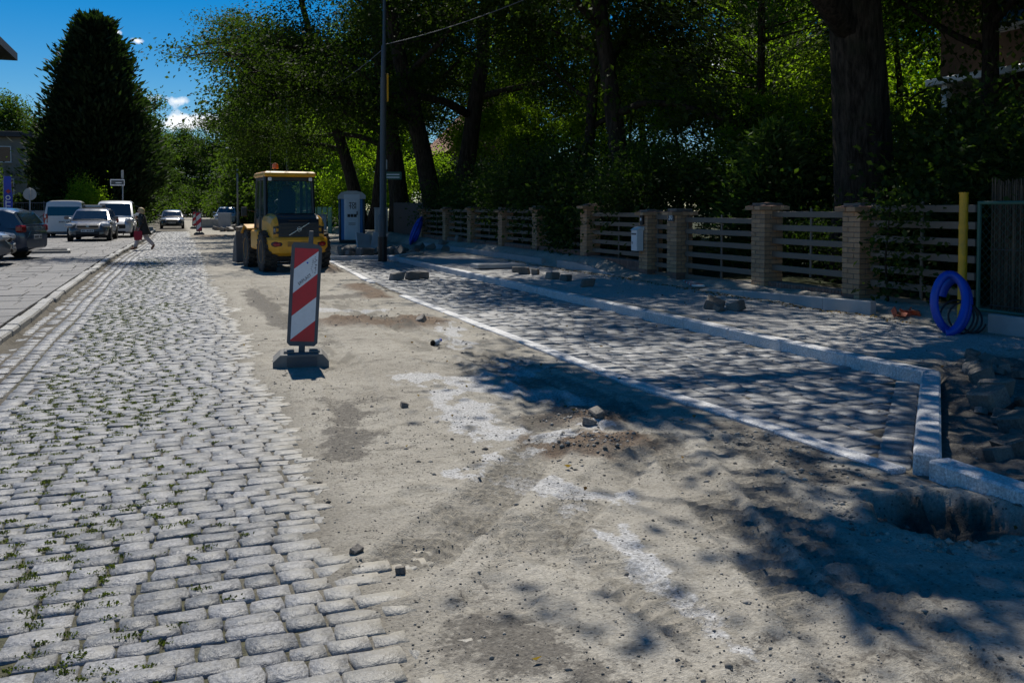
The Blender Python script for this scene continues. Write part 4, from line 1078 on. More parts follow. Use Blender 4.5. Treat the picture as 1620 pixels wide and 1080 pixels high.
# broken old foundation under the last panel
mb = MB(); r2 = random.Random(3)
for k in range(9): mb.box((9.33 + r2.uniform(-.05, .05), 8.5 + k * .15, .05 + r2.uniform(-.03, .05)), (.2, .2, .2 + r2.uniform(0, .08)), ch=.03, rz=r2.uniform(-.3, .3), rx=r2.uniform(-.1, .1))
tag(mb.build('old_foundation', M_conc), 'crumbling pale foundation under the tall slatted panel', 'foundation')
# red and white board lying in the gateway
bd = thing('barrier_plank', 'red and white striped plank lying in front of the wide gate', 'plank', (8.95, 14.7, .12), R(68))
for k in range(7): MB().prism([(-.55 + k * .16, -.1), (-.39 + k * .16, -.1), (-.33 + k * .16, .1), (-.49 + k * .16, .1)], 'z', 0, .03).build('stripe', M_red if k % 2 else M_refw, bd)
# yellow post, mesh fence and reed screen
M_yel = mat('yellow_paint', (.68, .36, .012), .5, var=.15, scale=5, dirt=(.30, .22, .05))
MBp = MB(); MBp.tube([(9.12, 8.72, -.1), (9.125, 8.72, 1.70)], .052, 16); MBp.lathe([(.0001, 1.71), (.057, 1.71), (.057, 1.69), (.0001, 1.69)], 16, M=Matrix.Translation((9.125, 8.72, 0)))
pst = thing('yellow_post', 'yellow round steel post at the end of the slatted panels', 'post', (0, 0, 0))
MBp.build('pole', M_yel, pst, smooth=True, auto=35)
MB().tube([(9.125, 8.72, 1.25), (9.125, 8.72, 1.31)], .058, 16).build('collar', M_yel, pst)
mf = thing('mesh_fence', 'dark green framed wire mesh fence beyond the yellow post', 'fence', (0, 0, 0))
for z in (.28, 1.58): MB().tube([(9.2, 8.55, z), (9.2, 4.2, z)], .022, 8).build('rail', M_green_p, mf)
for y_ in (8.55, 6.4, 4.2): MB().tube([(9.2, y_, .0), (9.2, y_, 1.6)], .025, 8).build('post', M_green_p, mf)
mb = MB()
for k in range(-13, 45):
    for s in (1, -1):
        y0 = 8.55 - k * .1; y1 = y0 - s * 1.3; z0, z1 = .28, 1.58
        pts = []
        lo_, hi_ = 4.2, 8.55
        t0, t1 = 0, 1
        for t in np.linspace(0, 1, 27):
            yv = y0 + (y1 - y0) * t
            if lo_ <= yv <= hi_: pts.append((9.2 + .003 * s, yv, z0 + (z1 - z0) * t))
        if len(pts) > 1: mb.tube([pts[0], pts[-1]], .0022, 3, cap=False)
tag(mb.build('wire_mesh', M_green_p, mf, recalc=False), kind='stuff')
rs_ = thing('reed_screen', 'tall brown reed screen behind the green mesh fence', 'screen', (0, 0, 0))
mb = MB(); M_reed = mat('reed', (.10, .075, .05), .9, var=.3, rv=.4)
for k in range(420):
    y_ = 8.75 - k * .0108; mb.box((9.62 + rng.uniform(-.012, .012), y_, .95 + rng.uniform(-.02, .0)), (.008, .0085, 1.9 + rng.uniform(-.12, .08) + .12 * math.sin(y_ * 1.4)), rx=rng.gauss(0, .008))
tag(mb.build('reeds', M_reed, rs_, recalc=False), kind='stuff')
for z in (.3, 1.0, 1.6): MB().tube([(9.6, 8.75, z), (9.6, 4.05, z)], .006, 5).build('wire', M_dkgrey, rs_)

# hoses
M_blue = mat('blue_pipe', (.01, .07, .50), .38, var=.1, scale=6)
def hose(name, label, c, yaw, tilt, RX, RZ, r, turns, m, seed, ribs=True, off=.06):
    rr = random.Random(seed); pts = []; n = int(turns * 40)
    for k in range(n + 1):
        a = -math.pi / 2 + k / 40 * 2 * math.pi
        wv = (1 + .05 * math.sin(a * 2 + k * .03) + .04 * math.sin(k * .11)) * (1 - .13 * k / 40)
        pts.append(Vector((RX * wv * math.cos(a) + .075 * (k / 40), off * (k / 40) + .03 * math.sin(a * 1.5), RZ * (1 + .03 * math.sin(k * .17)) * (1 - .10 * k / 40) * math.sin(a) + RZ)))
    M = Matrix.Translation(c) @ Matrix.Rotation(yaw, 4, 'Z') @ Matrix.Rotation(tilt, 4, 'X')
    mb = MB()
    if ribs:
        d = []; rad = []
        for i in range(len(pts) - 1):
            for q in range(4):
                d.append(pts[i].lerp(pts[i + 1], q / 4)); rad.append(r * (1.0 if q % 2 else .84))
        mb.tube(d, rad, 10, M=M)
    else: mb.tube(pts, r, 8, M=M)
    o = mb.build(name, m, smooth=True, recalc=False)
    return tag(o, label, 'hose')
hose('corrugated_hose', 'thick blue corrugated hose coil standing by the yellow post', (8.18, 8.04, .10), R(-42), R(-10), .185, .35, .052, 1.7, M_blue, 1, True, .19)
hose('cable_coil', 'thin black hose coil hanging inside the thick blue hose', (8.36, 8.12, .04), R(-42), R(-12), .2, .22, .012, 3.2, M_black, 2, False, .03)
hose('corrugated_hose', 'dark blue hose coil leaning on the far end of the brick fence', (8.75, 35.6, .05), R(65), R(22), .55, .62, .05, 3.2, M_blue, 3, False, .05)
lt = MB(); 
for k in range(14): lt.box((8.87 + rng.uniform(-.12, .12), 9.35 + rng.uniform(-.12, .12), .09 + rng.uniform(0, .1)), (.12, .09, .012), rz=rng.random() * 3, rx=rng.gauss(0, .6), ry=rng.gauss(0, .6))
M_orange = mat('orange_plastic', (.5, .09, .03), .5, var=.4, scale=20)
tag(lt.build('plastic_scrap', M_orange), 'crumpled orange plastic scrap at the end of the concrete edging', 'litter')

# ================================================================ loose stones
def rock_mesh(seed, sx, sy, sz, m=M_rock, ch=.12):
    r = random.Random(seed); v, f = chbox(.5, .5, .5, .10)
    skew = [r.uniform(-.16, .16) for _ in range(6)]
    v = [((x + skew[0] * y_ + skew[1] * z + r.uniform(-.03, .03)) * sx, (y_ + skew[2] * x + skew[3] * z + r.uniform(-.03, .03)) * sy, (z + skew[4] * x + r.uniform(-.03, .03)) * sz) for x, y_, z in v]
    o = MB().add(v, f).build('stone', m); me_ = o.data; bpy.data.objects.remove(o); return me_
RK = [rock_mesh(300 + k, 1.0, .78, .62) for k in range(10)]
def stone(x, y_, z, s, label, group=None, rot=None, name='loose_sett', k=None):
    o = obj(name, RK[rng.randrange(10) if k is None else k], None, (x, y_, z), rot or (rng.uniform(-.5, .5), rng.uniform(-.5, .5), rng.uniform(0, 6.28)), (s, s, s))
    return tag(o, label, 'stone', group)
G = 'loose setts heaped beside the angled kerb'
for x, y_, s, dz, lab in ((5.55, 5.05, .25, .08, 'big block in the heap behind the angled kerb, tilted on its edge'), (5.95, 5.35, .25, .10, 'large dark block at the back of the heap near the kerb'), (5.35, 4.62, .23, .06, 'block with pale rim in the middle of the heap'),
                        (5.78, 4.85, .25, .10, 'dark block at the right side of the heap, at the frame edge'), (4.85, 4.22, .19, .05, 'upright pale-edged block nearest the camera in the heap'), (6.35, 5.85, .24, .08, 'block at the far end of the heap by the pale gravel')):
    stone(x, y_, gz(x, y_) + dz, s, lab, G)
for k in range(26):
    x = rng.uniform(4.7, 7.0); y_ = x - rng.uniform(.35, 1.5); s = rng.uniform(.07, .17)
    stone(x, y_, gz(x, y_) + s * .22, s, 'smaller broken stone among the blocks of the heap', G)
for k in range(10):
    x = rng.uniform(6.5, 7.3); y_ = x - rng.uniform(.3, .9); s = rng.uniform(.09, .19)
    stone(x, y_, gz(x, y_) + s * .25, s, 'bluish rubble stone at the back of the heap', G)
G2 = 'setts left on the footway behind the kerb'
for i, (x, y_, s, lab) in enumerate(((7.25, 19.5, .22, 'leftmost'), (7.15, 18.8, .26, 'second'), (7.3, 18.5, .2, 'third'), (7.25, 17.4, .25, 'fourth'), (7.33, 16.9, .22, 'fifth'), (7.12, 15.4, .24, 'tan'))):
    stone(x, y_, gz(x, y_) + s * .28, s, lab + ' grey sett along the footway behind the long kerb' if i < 5 else 'single tan sett on the footway, right end of the row behind the kerb', G2, (0, 0, rng.random() * 3))
for x, y_, s, lab in ((7.22, 11.3, .26, 'larger dark stone of the pair behind the long kerb'), (7.38, 11.0, .24, 'smaller dark stone of the pair behind the long kerb'), (7.1, 11.0, .14, 'small flat stone in front of the dark pair behind the kerb')):
    stone(x, y_, gz(x, y_) + s * .26, s, lab)
for x, y_, s, lab in ((4.38, 19.1, .26, 'left stone of the short row lying in the new parking bay'), (4.75, 19.2, .28, 'middle stone of the short row lying in the new parking bay'), (5.02, 19.4, .24, 'right stone of the short row lying in the new parking bay')):
    stone(x, y_, .08, s, lab, None, (0, 0, rng.random()))
for x, y_, s, lab in ((.86, 3.71, .05, 'small pointed stone on the sand near the bottom of the cobbles'), (2.78, 5.86, .11, 'flat brown stone in the shade near the gravel mound'), (2.66, 5.72, .09, 'dark rounded stone in the shade near the gravel mound'), (1.6, 6.75, .07, 'clod of earth on the sand below the barrier board'), (2.95, 11.5, .13, 'dark stone at the edge of the reddish soil mound'), (1.62, 12.1, .1, 'small stone on the far sand behind the barrier board'), (.72, 3.95, .05, 'flat stone flake beside the pointed stone'), (3.55, 3.45, .09, 'pale stone at the bottom of the pit')):
    stone(x, y_, gz(x, y_) + s * .22, s, lab)
# paving slabs and rubble dumped by the lamp post
for k in range(12):
    x, y_ = 5.1 + k * .2 + rng.uniform(-.2, .2), 30.0 + rng.uniform(-.8, 1.2); s = rng.uniform(.25, .5)
    stone(x, y_, gz(x, y_) + s * .25, s, 'block in the dark rubble heap in front of the portable toilet', 'rubble heap by the lamp post')
for i, (x, y_, rz, rx) in enumerate(((5.85, 30.5, .3, 1.0), (6.1, 30.9, .5, .9), (6.35, 30.4, -.2, 1.15))):
    o = MB().box((0, 0, 0), (.5, .75, .09), ch=.012).build('concrete_slab', M_conc, loc=(x, y_, .36)); o.rotation_euler = (rx, .2, rz)
    tag(o, ('left', 'middle', 'right')[i] + ' tilted concrete slab leaning on the rubble by the lamp post', 'slab')
for k in range(8):
    x, y_ = 7.2 + k * .3, 31 + rng.uniform(-1, 1.5); s = rng.uniform(.22, .42)
    stone(x, y_, gz(x, y_) + s * .22, s, 'stone block right of the lamp post below the dark picket fence', 'stones right of the lamp post')
o = MB().box((0, 0, .05), (1.2, .6, .1), ch=.01).build('concrete_slab', M_conc, loc=(7.3, 21.0, .09)); tag(o, 'long flat concrete slab lying on the footway beside the setts', 'slab')
# far rubble on the right of the road
for k in range(26):
    x, y_ = rng.uniform(2.6, 6.2), 66 + rng.uniform(-2, 3); s = rng.uniform(.25, .6)
    stone(x, y_, s * .25 + .02, s, 'pale broken stone in the far rubble heap below the suv', 'far rubble heap')
mb = MB(); mb.box((0, 0, .35), (2.2, .3, .75), ch=.03)
tag(mb.build('concrete_block', M_conc, loc=(2.7, 78, 0)), 'long grey concrete block behind the far barrier boards', 'block')
mb = MB(); mb.box((0, 0, .6), (.12, 1.6, 1.25), ch=.02)
o = mb.build('concrete_upright', M_conc, loc=(3.6, 77, 0)); o.rotation_euler = (0, 0, .6); tag(o, 'upright grey concrete piece beside the parked suv', 'concrete')
MBk = MB().box((0, 0, 0), (3.0, .25, .2), ch=.02).build('kerb_beam', M_kerb, loc=(5.2, 50, .1)); tag(MBk, 'white kerb beam lying on the sand left of the loader', 'kerb')
# sett pair and buried setts on the sand edge are part of the road; plastic bottle scrap
bt = thing('bottle_scrap', 'crushed bottle scrap with blue cap on the sand', 'litter', (2.67, 9.82, gz(2.67, 9.82)), .7)
MB().tube([(0, 0, .03), (.06, 0, .04), (.11, .0, .05)], [.03, .035, .012], 8).build('body', mat('clear_plastic', (.45, .5, .55), .2), bt)
MB().tube([(.11, 0, .05), (.13, 0, .055)], .018, 8).build('cap', M_blue, bt)
MB().box((-.03, .0, .04), (.07, .05, .06), ch=.015, rz=.5).build('label_wrap', M_bark, bt)

# ================================================================ barrier boards
def barrier(label, loc, rz, lean=0, lettering=False, s=1.0, group=None, scratch=True):
    t = thing('barrier_board', label, 'barrier', loc, rz, group); t.scale = (s, s, s)
    M0 = Matrix.Translation((0, 0, .13)) @ Matrix.Rotation(lean, 4, 'Y') @ Matrix.Rotation(R(-4), 4, 'X')
    mb = MB(); W, H = .145, 1.0; z0 = .05
    P = [(-W + .03, z0), (W - .03, z0), (W, z0 + .03), (W, z0 + H - .05), (W - .02, z0 + H - .02), (.02, z0 + H), (-W + .02, z0 + H), (-W, z0 + H - .03), (-W, z0 + .03)]
    mb.prism(P, 'y', -.018, .018, M=M0)
    fr = mb.build('frame', mat('barrier_grey_' + str(len(MATS)), (.085, .09, .10), .6, var=.15), t)
    w, zt, hh = .112, z0 + H - .055, .90
    L = [0, .227, .487, .731, .983]; Rr = [0, .025, .269, .52, .773]
    for k in range(5):
        a0, b0 = zt - L[k] * hh, zt - Rr[k] * hh
        a1, b1 = (zt - L[k + 1] * hh, zt - Rr[k + 1] * hh) if k < 4 else (zt - hh, zt - hh)
        pts = [(-w, a0), (w, b0), (w, b1), (-w, a1)]
        o = MB().prism(pts, 'y', -.0215, -.0185, M=M0).build('stripe', M_refw if k % 2 else M_red, t)
    MB().box((.035, 0, z0 + H + .05), (.045, .03, .14), ch=.006, M=M0).build('carry_stub', M_dkgrey, t)
    MB().box((0, 0, -.0), (.06, .035, .2), ch=.006, M=M0).build('foot_stub', M_dkgrey, t)
    mb = MB(); prof = [(-.27, 0), (.25, 0), (.25, .055), (.19, .125), (-.20, .125), (-.27, .06)]
    mb.prism(prof, 'y', -.20, .20)
    mb.box((-.12, 0, .135), (.1, .22, .03), ch=.01); mb.box((.12, 0, .135), (.1, .22, .03), ch=.01)
    b = mb.build('base', mat('recycled_base_' + str(len(MATS)), (.17, .165, .155), .85, var=.2, scale=9, bump=.3), t)
    MB().box((0, -.203, .06), (.28, .006, .09)).build('recess', M_dkgrey, b)
    if lettering:
        base = M0 @ Matrix.Translation((0, -.0225, 0)) @ Matrix.Rotation(R(90), 4, 'X')
        M_ink = mat('ink', (.03, .01, .015), .6)
        text('lettering', 'ERPLAST', .040, M_ink, t, base @ Matrix.Translation((-.005, zt - .335 * hh, 0)) @ Matrix.Rotation(math.atan2((L[2] - Rr[2]) * hh, 2 * w), 4, 'Z'), .0006)
        MB().box((.028, -.0225, zt - .155 * hh), (.05, .002, .045), M=M0).build('sticker', M_white, t)
        MB().tube([(.012, -.0236, zt - .155 * hh), (.012, -.0246, zt - .155 * hh)], .009, 10, M=M0).build('sticker_mark', M_blue, t)
        mb = MB(); rr = random.Random(4)
        for k in range(11): mb.box((.088 + rr.uniform(-.008, .008), -.0225, zt - (.09 + k * .017) * hh), (rr.uniform(.008, .02), .001, rr.uniform(.003, .009)), M=M0)
        for k in range(8): mb.box((.058 + rr.uniform(-.008, .008), -.0225, zt - (.115 + k * .02) * hh), (rr.uniform(.006, .016), .001, rr.uniform(.003, .008)), M=M0)
        mb.build('small_print', M_ink, t)
    return t
barrier('red and white striped barrier board standing on the sand in front', (1.12, 9.0, gz(1.12, 9.0) + .0), R(-6), R(3.4), True)
barrier('nearer of the two far striped barrier boards on the road', (1.22, 56.6, .01), R(-2), R(-2), False, 1.15)
barrier('farther of the two striped barrier boards down the road', (1.25, 75, .01), R(3), R(4), False, 1.15)

# ================================================================ wheel loader
M_ly = mat('loader_yellow', (.70, .34, .014), .42, var=.10, scale=4, coat=.2, dirt=(.52, .28, .04))
M_lb = mat('loader_black', (.016, .018, .022), .35, var=.2)
M_glass = glassmat('cab_glass', (.02, .05, .045), .45)
M_lightred = mat('red_lens', (.28, .01, .012), .2, var=.1)
M_chrome = mat('chrome', (.6, .62, .64), .25, metal=.9, var=.02)
M_seat = mat('seat_fabric', (.02, .02, .022), .8)
def wheel(parent, x, y_, r, w, rim_m, lugs=False, name='wheel', hub=.55):
    e = Matrix.Translation((x, y_, r)) @ Matrix.Rotation(R(90), 4, 'X')
    mb = MB(); mb.lathe([(r * hub, -w / 2 * .9), (r * .86, -w / 2), (r * .97, -w / 2 * .86), (r, -w / 2 * .5), (r, w / 2 * .5), (r * .97, w / 2 * .86), (r * .86, w / 2), (r * hub, w / 2 * .9)], 36, M=e)
    if lugs:
        for k in range(22):
            for s in (-1, 1):
                a = (k + (s > 0) * .5) / 22 * 6.2832
                mb.box((r * 1.0 * math.cos(a), r * math.sin(a), s * w * .24), (.07, .075, w * .46), rz=a, rx=s * .35, M=e)
    t = mb.build(name, M_rubber, parent, smooth=True, auto=30, recalc=True)
    rm = MB(); s = 1 if y_ > 0 else -1
    rm.lathe([(.001, -w * .28), (r * hub * .55, -w * .30), (r * hub * .8, -w * .2), (r * hub, -w * .42), (r * hub * 1.05, -w * .47), (r * hub * 1.05, w * .47), (r * hub, w * .42), (r * hub * .8, w * .2), (r * hub * .55, w * .3), (.001, w * .28)], 28, M=e)
    if not lugs:
        for k in range(5):
            a = k * 1.2566
            rm.box((r * hub * .52 * math.cos(a), r * hub * .52 * math.sin(a), -s * w * .36), (r * hub * .9, r * .12, .02), rz=a, M=e)
    rm.build('rim', rim_m, t, smooth=True, auto=35)
    return t
ld = thing('wheel_loader', 'yellow compact wheel loader with black engine grille, seen from behind', 'loader', (2.58, 23.9, gz(2.58, 23.9)), R(90 + 6)); ld.scale = (.96, .96, .96)
for x in (-1.0, 1.15):
    for s in (-1, 1): wheel(ld, x, s * .66, .50, .36, M_ly, True)
MB().box((0, 0, .58), (3.0, .62, .42), ch=.05).box((-1.0, 0, .5), (.22, 1.1, .22), ch=.04).box((1.15, 0, .5), (.22, 1.1, .22), ch=.04).build('chassis', M_lb, ld)
mb = MB()           # counterweight / bumper, rounded in plan
def bump_ring(z, k, dx=0):
    return [(-1.30 + dx, -.80 * k, z), (-1.52 + dx, -.74 * k, z), (-1.70 + dx, -.52 * k, z), (-1.75 + dx, 0, z), (-1.70 + dx, .52 * k, z), (-1.52 + dx, .74 * k, z), (-1.30 + dx, .80 * k, z)]
mb.loft([bump_ring(.40, .82, .15), bump_ring(.48, .94, .03), bump_ring(.62, 1, 0), bump_ring(.80, 1, 0), bump_ring(.86, .97, .03)])
bp = mb.build('counterweight', M_ly, ld)
for s in (-1, 1):
    MB().lathe([(.001, -.02), (.10, -.02), (.13, .0), (.10, .02), (.001, .02)], 20, M=Matrix.Translation((-1.655, s * .56, .70)) @ Matrix.Rotation(s * R(-28), 4, 'Z') @ Matrix.Rotation(R(90), 4, 'Y') @ Matrix.Diagonal((.55, 1.1, 1, 1))).build('tail_light_bezel', M_lb, bp)
    MB().lathe([(.001, -.03), (.085, -.025), (.095, .0), (.085, .03), (.001, .045)], 20, M=Matrix.Translation((-1.668, s * .56, .70)) @ Matrix.Rotation(s * R(-28), 4, 'Z') @ Matrix.Rotation(R(-90), 4, 'Y') @ Matrix.Diagonal((.55, 1.1, 1, 1))).build('tail_light', M_lightred, bp)
MB().box((-1.745, .0, .70), (.02, .62, .12), ch=.01).build('plate_recess', mat('loader_yellow_worn', (.34, .18, .03), .6, var=.3, scale=9), bp)
# hood: yellow shoulders, black centre
mb = MB()
def hood_ring(x, hw, zt): return [(x, -hw, .84), (x, -hw, zt - .18), (x, -hw + .05, zt - .06), (x, -hw + .16, zt), (x, hw - .16, zt), (x, hw - .05, zt - .06), (x, hw, zt - .18), (x, hw, .84)]
mb.loft([hood_ring(-.55, .70, 1.46), hood_ring(-1.15, .70, 1.44), hood_ring(-1.46, .67, 1.38), hood_ring(-1.58, .63, 1.25)])
hd_ = mb.build('hood', M_ly, ld)
mb = MB(); 
mb.loft([[(-1.0, -.52, 1.462), (-1.0, .52, 1.462), (-1.0, .52, 1.44), (-1.0, -.52, 1.44)], [(-1.38, -.52, 1.425), (-1.38, .52, 1.425), (-1.38, .52, 1.38), (-1.38, -.52, 1.38)], [(-1.545, -.51, 1.33), (-1.545, .51, 1.33), (-1.5, .51, 1.3), (-1.5, -.51, 1.3)], [(-1.615, -.50, 1.20), (-1.615, .50, 1.20), (-1.56, .50, 1.2), (-1.56, -.50, 1.2)], [(-1.63, -.50, .88), (-1.63, .50, .88), (-1.56, .50, .88), (-1.56, -.50, .88)]])
gr = mb.build('grille', M_lb, hd_)
for k in range(4): MB().box((-1.632, 0, .95 + k * .085), (.012, .94, .05), ch=.004).build('louvre', M_lb, gr)
MB().box((-1.575, 0, 1.275), (.03, .5, .06), ch=.006, ry=R(-25)).build('grille_recess', M_black, gr)
for s in (-1, 1):
    for z in (.98, 1.12): MB().box((-1.618, s * .53, z), (.03, .07, .05), ch=.012).build('notch', M_lb, gr)
Memb = Matrix.Translation((-1.645, 0, 1.07))
MB().tube([(-.004, math.cos(a) * .052, math.sin(a) * .052) for a in np.linspace(0, 6.2832, 29)], .009, 6, M=Memb).build('emblem_ring', M_chrome, gr)
MB().box((-.004, 0, 0), (.006, .085, .022), M=Memb).build('emblem_bar', M_chrome, gr)
for s in (-1, 1):       # diagonal slash, broken by the ring
    MB().box((-.006, -s * .155, s * .092), (.008, .235, .017), rx=R(-30.7), M=Memb).build('slash', M_chrome, gr)
for s in (-1, 1):
    MB().box((-1.598, s * .60, 1.04), (.008, .065, .19), ch=.002, rz=s * R(-18)).build('model_plate', M_lb, hd_)
text('model_lettering', 'L30', .062, M_white, hd_, Matrix.Translation((-1.606, .602, 1.04)) @ Matrix.Rotation(R(-18), 4, 'Z') @ Matrix.Rotation(R(-90), 4, 'Z') @ Matrix.Rotation(R(90), 4, 'X') @ Matrix.Rotation(R(90), 4, 'Z'), .001)
# cab
cabz0, cabz1 = 1.35, 2.40
cp_ = [(-.60, .60, cabz0), (-.50, .56, cabz1), (.62, .56, cabz1), (.78, .60, cabz0)]
cab = thing_cab = MB()
for s in (-1, 1):
    cab.tube([(-.62, s * .62, cabz0 - .05), (-.52, s * .60, cabz1 + .02)], .05, 8)
    cab.tube([(.80, s * .62, cabz0 - .5), (.62, s * .58, cabz1 + .02)], .045, 8)
    cab.tube([(.1, s * .63, cabz0 - .4), (.1, s * .59, cabz1 + .02)], .03, 8)
cab.box((.1, 0, cabz0 - .18), (1.35, 1.24, .36), ch=.04)
cab.box((-.60, 0, cabz0 + .02), (.06, 1.2, .12), ch=.02)
cab.box((-.53, 0, cabz1 - .05), (.06, 1.14, .12), ch=.02)
for s in (-1, 1): cab.box((.1, s * .59, cabz1 - .04), (1.1, .05, .1), ch=.02)
cabo = cab.build('cab_frame', M_lb, ld, smooth=True, auto=35)
MB().add([(-.625, -.57, cabz0 + .06), (-.625, .57, cabz0 + .06), (-.545, .545, cabz1 - .09), (-.545, -.545, cabz1 - .09)], [(0, 1, 2, 3)]).build('rear_window', M_glass, cabo, recalc=False)
for s in (-1, 1): MB().add([(-.57, s * .635, cabz0), (.76, s * .635, cabz0), (.62, s * .60, cabz1 - .06), (-.50, s * .60, cabz1 - .06)], [(0, 1, 2, 3)]).build('side_window', M_glass, cabo, recalc=False)
MB().add([(.80, -.56, cabz0 - .3), (.80, .56, cabz0 - .3), (.645, .54, cabz1 - .06), (.645, -.54, cabz1 - .06)], [(0, 1, 2, 3)]).build('windscreen', M_glass, cabo, recalc=False)
mb = MB(); 
def roof_ring(z, k): return [(-.72 * k, -.66 * k, z), (.78 * k, -.66 * k, z), (.78 * k, .66 * k, z), (-.72 * k, .66 * k, z)]
mb.loft([roof_ring(2.40, .95), roof_ring(2.44, 1), roof_ring(2.50, .985), roof_ring(2.54, .90)])
rf = mb.build('cab_roof', M_ly, ld)
MB().tube([(-.2, .28, 2.54), (-.2, .28, 2.62)], .03, 8).build('beacon_stem', M_lb, rf)
M_amber = mat('amber_lens', (.55, .13, .02), .25, var=.05)
MB().lathe([(.07, 2.62), (.085, 2.64), (.08, 2.72), (.05, 2.76), (.001, 2.77)], 16, M=Matrix.Translation((-.2, .28, 0))).build('beacon', M_amber, rf)
MB().tube([(-.3, .42, 2.54), (-.3, .42, 3.1)], .006, 5).build('aerial', M_dkgrey, rf)
for s in (-1, 1): MB().box((-.69, s * .52, 2.34), (.06, .09, .09), ch=.015).build('work_light', M_white, rf)
MB().box((.0, 0, 1.45), (.45, .48, .14), ch=.05).box((-.24, 0, 1.75), (.12, .46, .62), ch=.06, ry=R(-8)).box((-.27, 0, 2.12), (.09, .24, .16), ch=.04).build('seat', M_seat, cabo)
MB().tube([(.5, .0, 1.3), (.42, 0, 1.72)], .03, 8).tube([(.42 + .18 * math.cos(a) * .5, .18 * math.sin(a), 1.74 + .09 * math.cos(a)) for a in np.linspace(0, 6.28, 25)], .014, 6).build('steering_wheel', M_lb, cabo)
for s in (-1, 1):
    MB().tube([(.7, s * .62, 1.5), (.75, s * .85, 1.55)], .012, 5).box((.75, s * .92, 1.5), (.05, .16, .26), ch=.02).build('mirror', M_lb, cabo)
for s in (-1, 1):
    MB().loft([[(.62, s * .50, 1.02), (.62, s * .86, 1.02), (.62, s * .86, 1.06), (.62, s * .50, 1.06)], [(1.2, s * .50, 1.12), (1.2, s * .86, 1.12), (1.2, s * .86, 1.16), (1.2, s * .50, 1.16)], [(1.66, s * .50, .9), (1.66, s * .86, .9), (1.68, s * .86, .94), (1.68, s * .50, .94)]]).build('fender', M_ly, ld)
    MB().box((-.05, s * .74, .78), (.9, .16, .5), ch=.04).build('step_box', M_ly, ld)
mb = MB()
for s in (-1, 1): mb.tube([(.85, s * .28, 1.35), (1.7, s * .28, 1.1), (2.2, s * .28, .45)], [.1, .1, .08], 8)
mb.build('lift_arm', M_ly, ld)
mb = MB(); prof = [(2.25, .10), (2.3, .95), (2.36, .95), (2.34, .2), (2.5, .12), (3.0, .08), (3.0, .05), (2.35, .05)]
mb.prism(prof, 'y', -.86, .86)
for s in (-1, 1): mb.prism([(2.27, .1), (2.32, .95), (2.75, .62), (3.0, .06)], 'y', s * .86 - .02, s * .86 + .02)
mb.build('bucket', M_dkgrey, ld)

# ================================================================ portable toilet
M_pb = mat('toilet_blue', (.02, .15, .38), .45, var=.08)
M_pw = mat('toilet_white', (.62, .66, .72), .5, var=.05)
M_pg = mat('toilet_roof', (.42, .44, .46), .5, var=.06)
pt = thing('portable_toilet', 'blue and white portable toilet cabin with vaulted grey roof', 'toilet', (7.35, 41.0, gz(7.35, 41)), R(-9))
MB().box((0, 0, .06), (1.12, 1.12, .14), ch=.02).build('base', M_black, pt)
w = .57
MB().prism([(-w, -w + .12), (-w + .12, -w), (w - .12, -w), (w, -w + .12), (w, w - .12), (w - .12, w), (-w + .12, w), (-w, w - .12)], 'z', .13, 1.95).build('cabin', M_pb, pt)
for s in (-1, 1):
    for q in (-1, 1): MB().tube([(s * .515, q * .515, .13), (s * .515, q * .515, 1.98)], .055, 8).build('corner_post', M_pb if q > 0 else M_dkgrey, pt, smooth=True)
MB().box((0, -.575, 1.05), (.68, .04, 1.86), ch=.012).build('door_frame', M_pw, pt)
dr = MB().box((-.0, -.602, 1.06), (.56, .03, 1.76), ch=.012).build('door', M_pw, pt)
for z in (.58, 1.62): MB().box((0, -.617, z), (.44, .012, .62), ch=.006).build('door_panel', M_pw, dr)
MB().box((.22, -.63, 1.3), (.05, .03, .16), ch=.008).build('handle', M_dkgrey, dr)
rings = []
for y_ in (-.62, .62):
    rings.append([(-.60, y_, 1.93), (.60, y_, 1.93), (.60, y_, 2.08), (.45, y_, 2.22), (.2, y_, 2.28), (-.2, y_, 2.28), (-.45, y_, 2.22), (-.60, y_, 2.08)])
MB().loft(rings).build('roof', M_pg, pt)
MB().box((0, -.63, 2.03), (.7, .02, .2), ch=.01).build('roof_panel', M_pw, pt)
FR = Matrix.Rotation(R(90), 4, 'X')
for s_, z in (('TOI', 1.70), ('TOI', 1.55)): text('lettering', s_, .19, M_black, dr, Matrix.Translation((.03, -.626, z)) @ FR, .002, bold=.006)
for k in range(3): MB().box((-.14 + k * .14, -.63, 1.19), (.12, .01, .13), ch=.002).build('notice', M_black, dr)
for z in (.86, .80): MB().box((0, -.626, z), (.3, .004, .025)).build('fine_print', M_dkgrey, dr)

# ================================================================ lamp posts, street signs and cables
M_lamp = mat('lamp_post_paint', (.06, .075, .085), .5, var=.12, scale=3)
lp = thing('lamp_post', 'tall dark steel lamp post standing in the new parking bay', 'lamp post', (5.66, 26.55, -.05))
MB().tube([(0, 0, 0), (0, 0, .75)], .135, 14).build('foot', M_black, lp, smooth=True, auto=40)
MB().tube([(0, 0, .75), (0, 0, 1.35), (.01, 0, 1.42), (.05, 0, 5.4)], [.115, .115, .09, .085], 14).build('lower_pole', M_lamp, lp, smooth=True, auto=40)
MB().tube([(.05, 0, 5.4), (.07, 0, 6.3), (.08, 0, 6.35), (.11, 0, 9.2)], [.075, .072, .05, .042], 12).build('upper_pole', M_lamp, lp, smooth=True, auto=40)
MB().tube([(.11, 0, 9.2), (-.3, 0, 9.5), (-1.1, 0, 9.55)], .035, 8).build('arm', M_lamp, lp)
MB().box((-1.3, 0, 9.55), (.6, .22, .14), ch=.05).build('lamp_head', M_grey, lp)
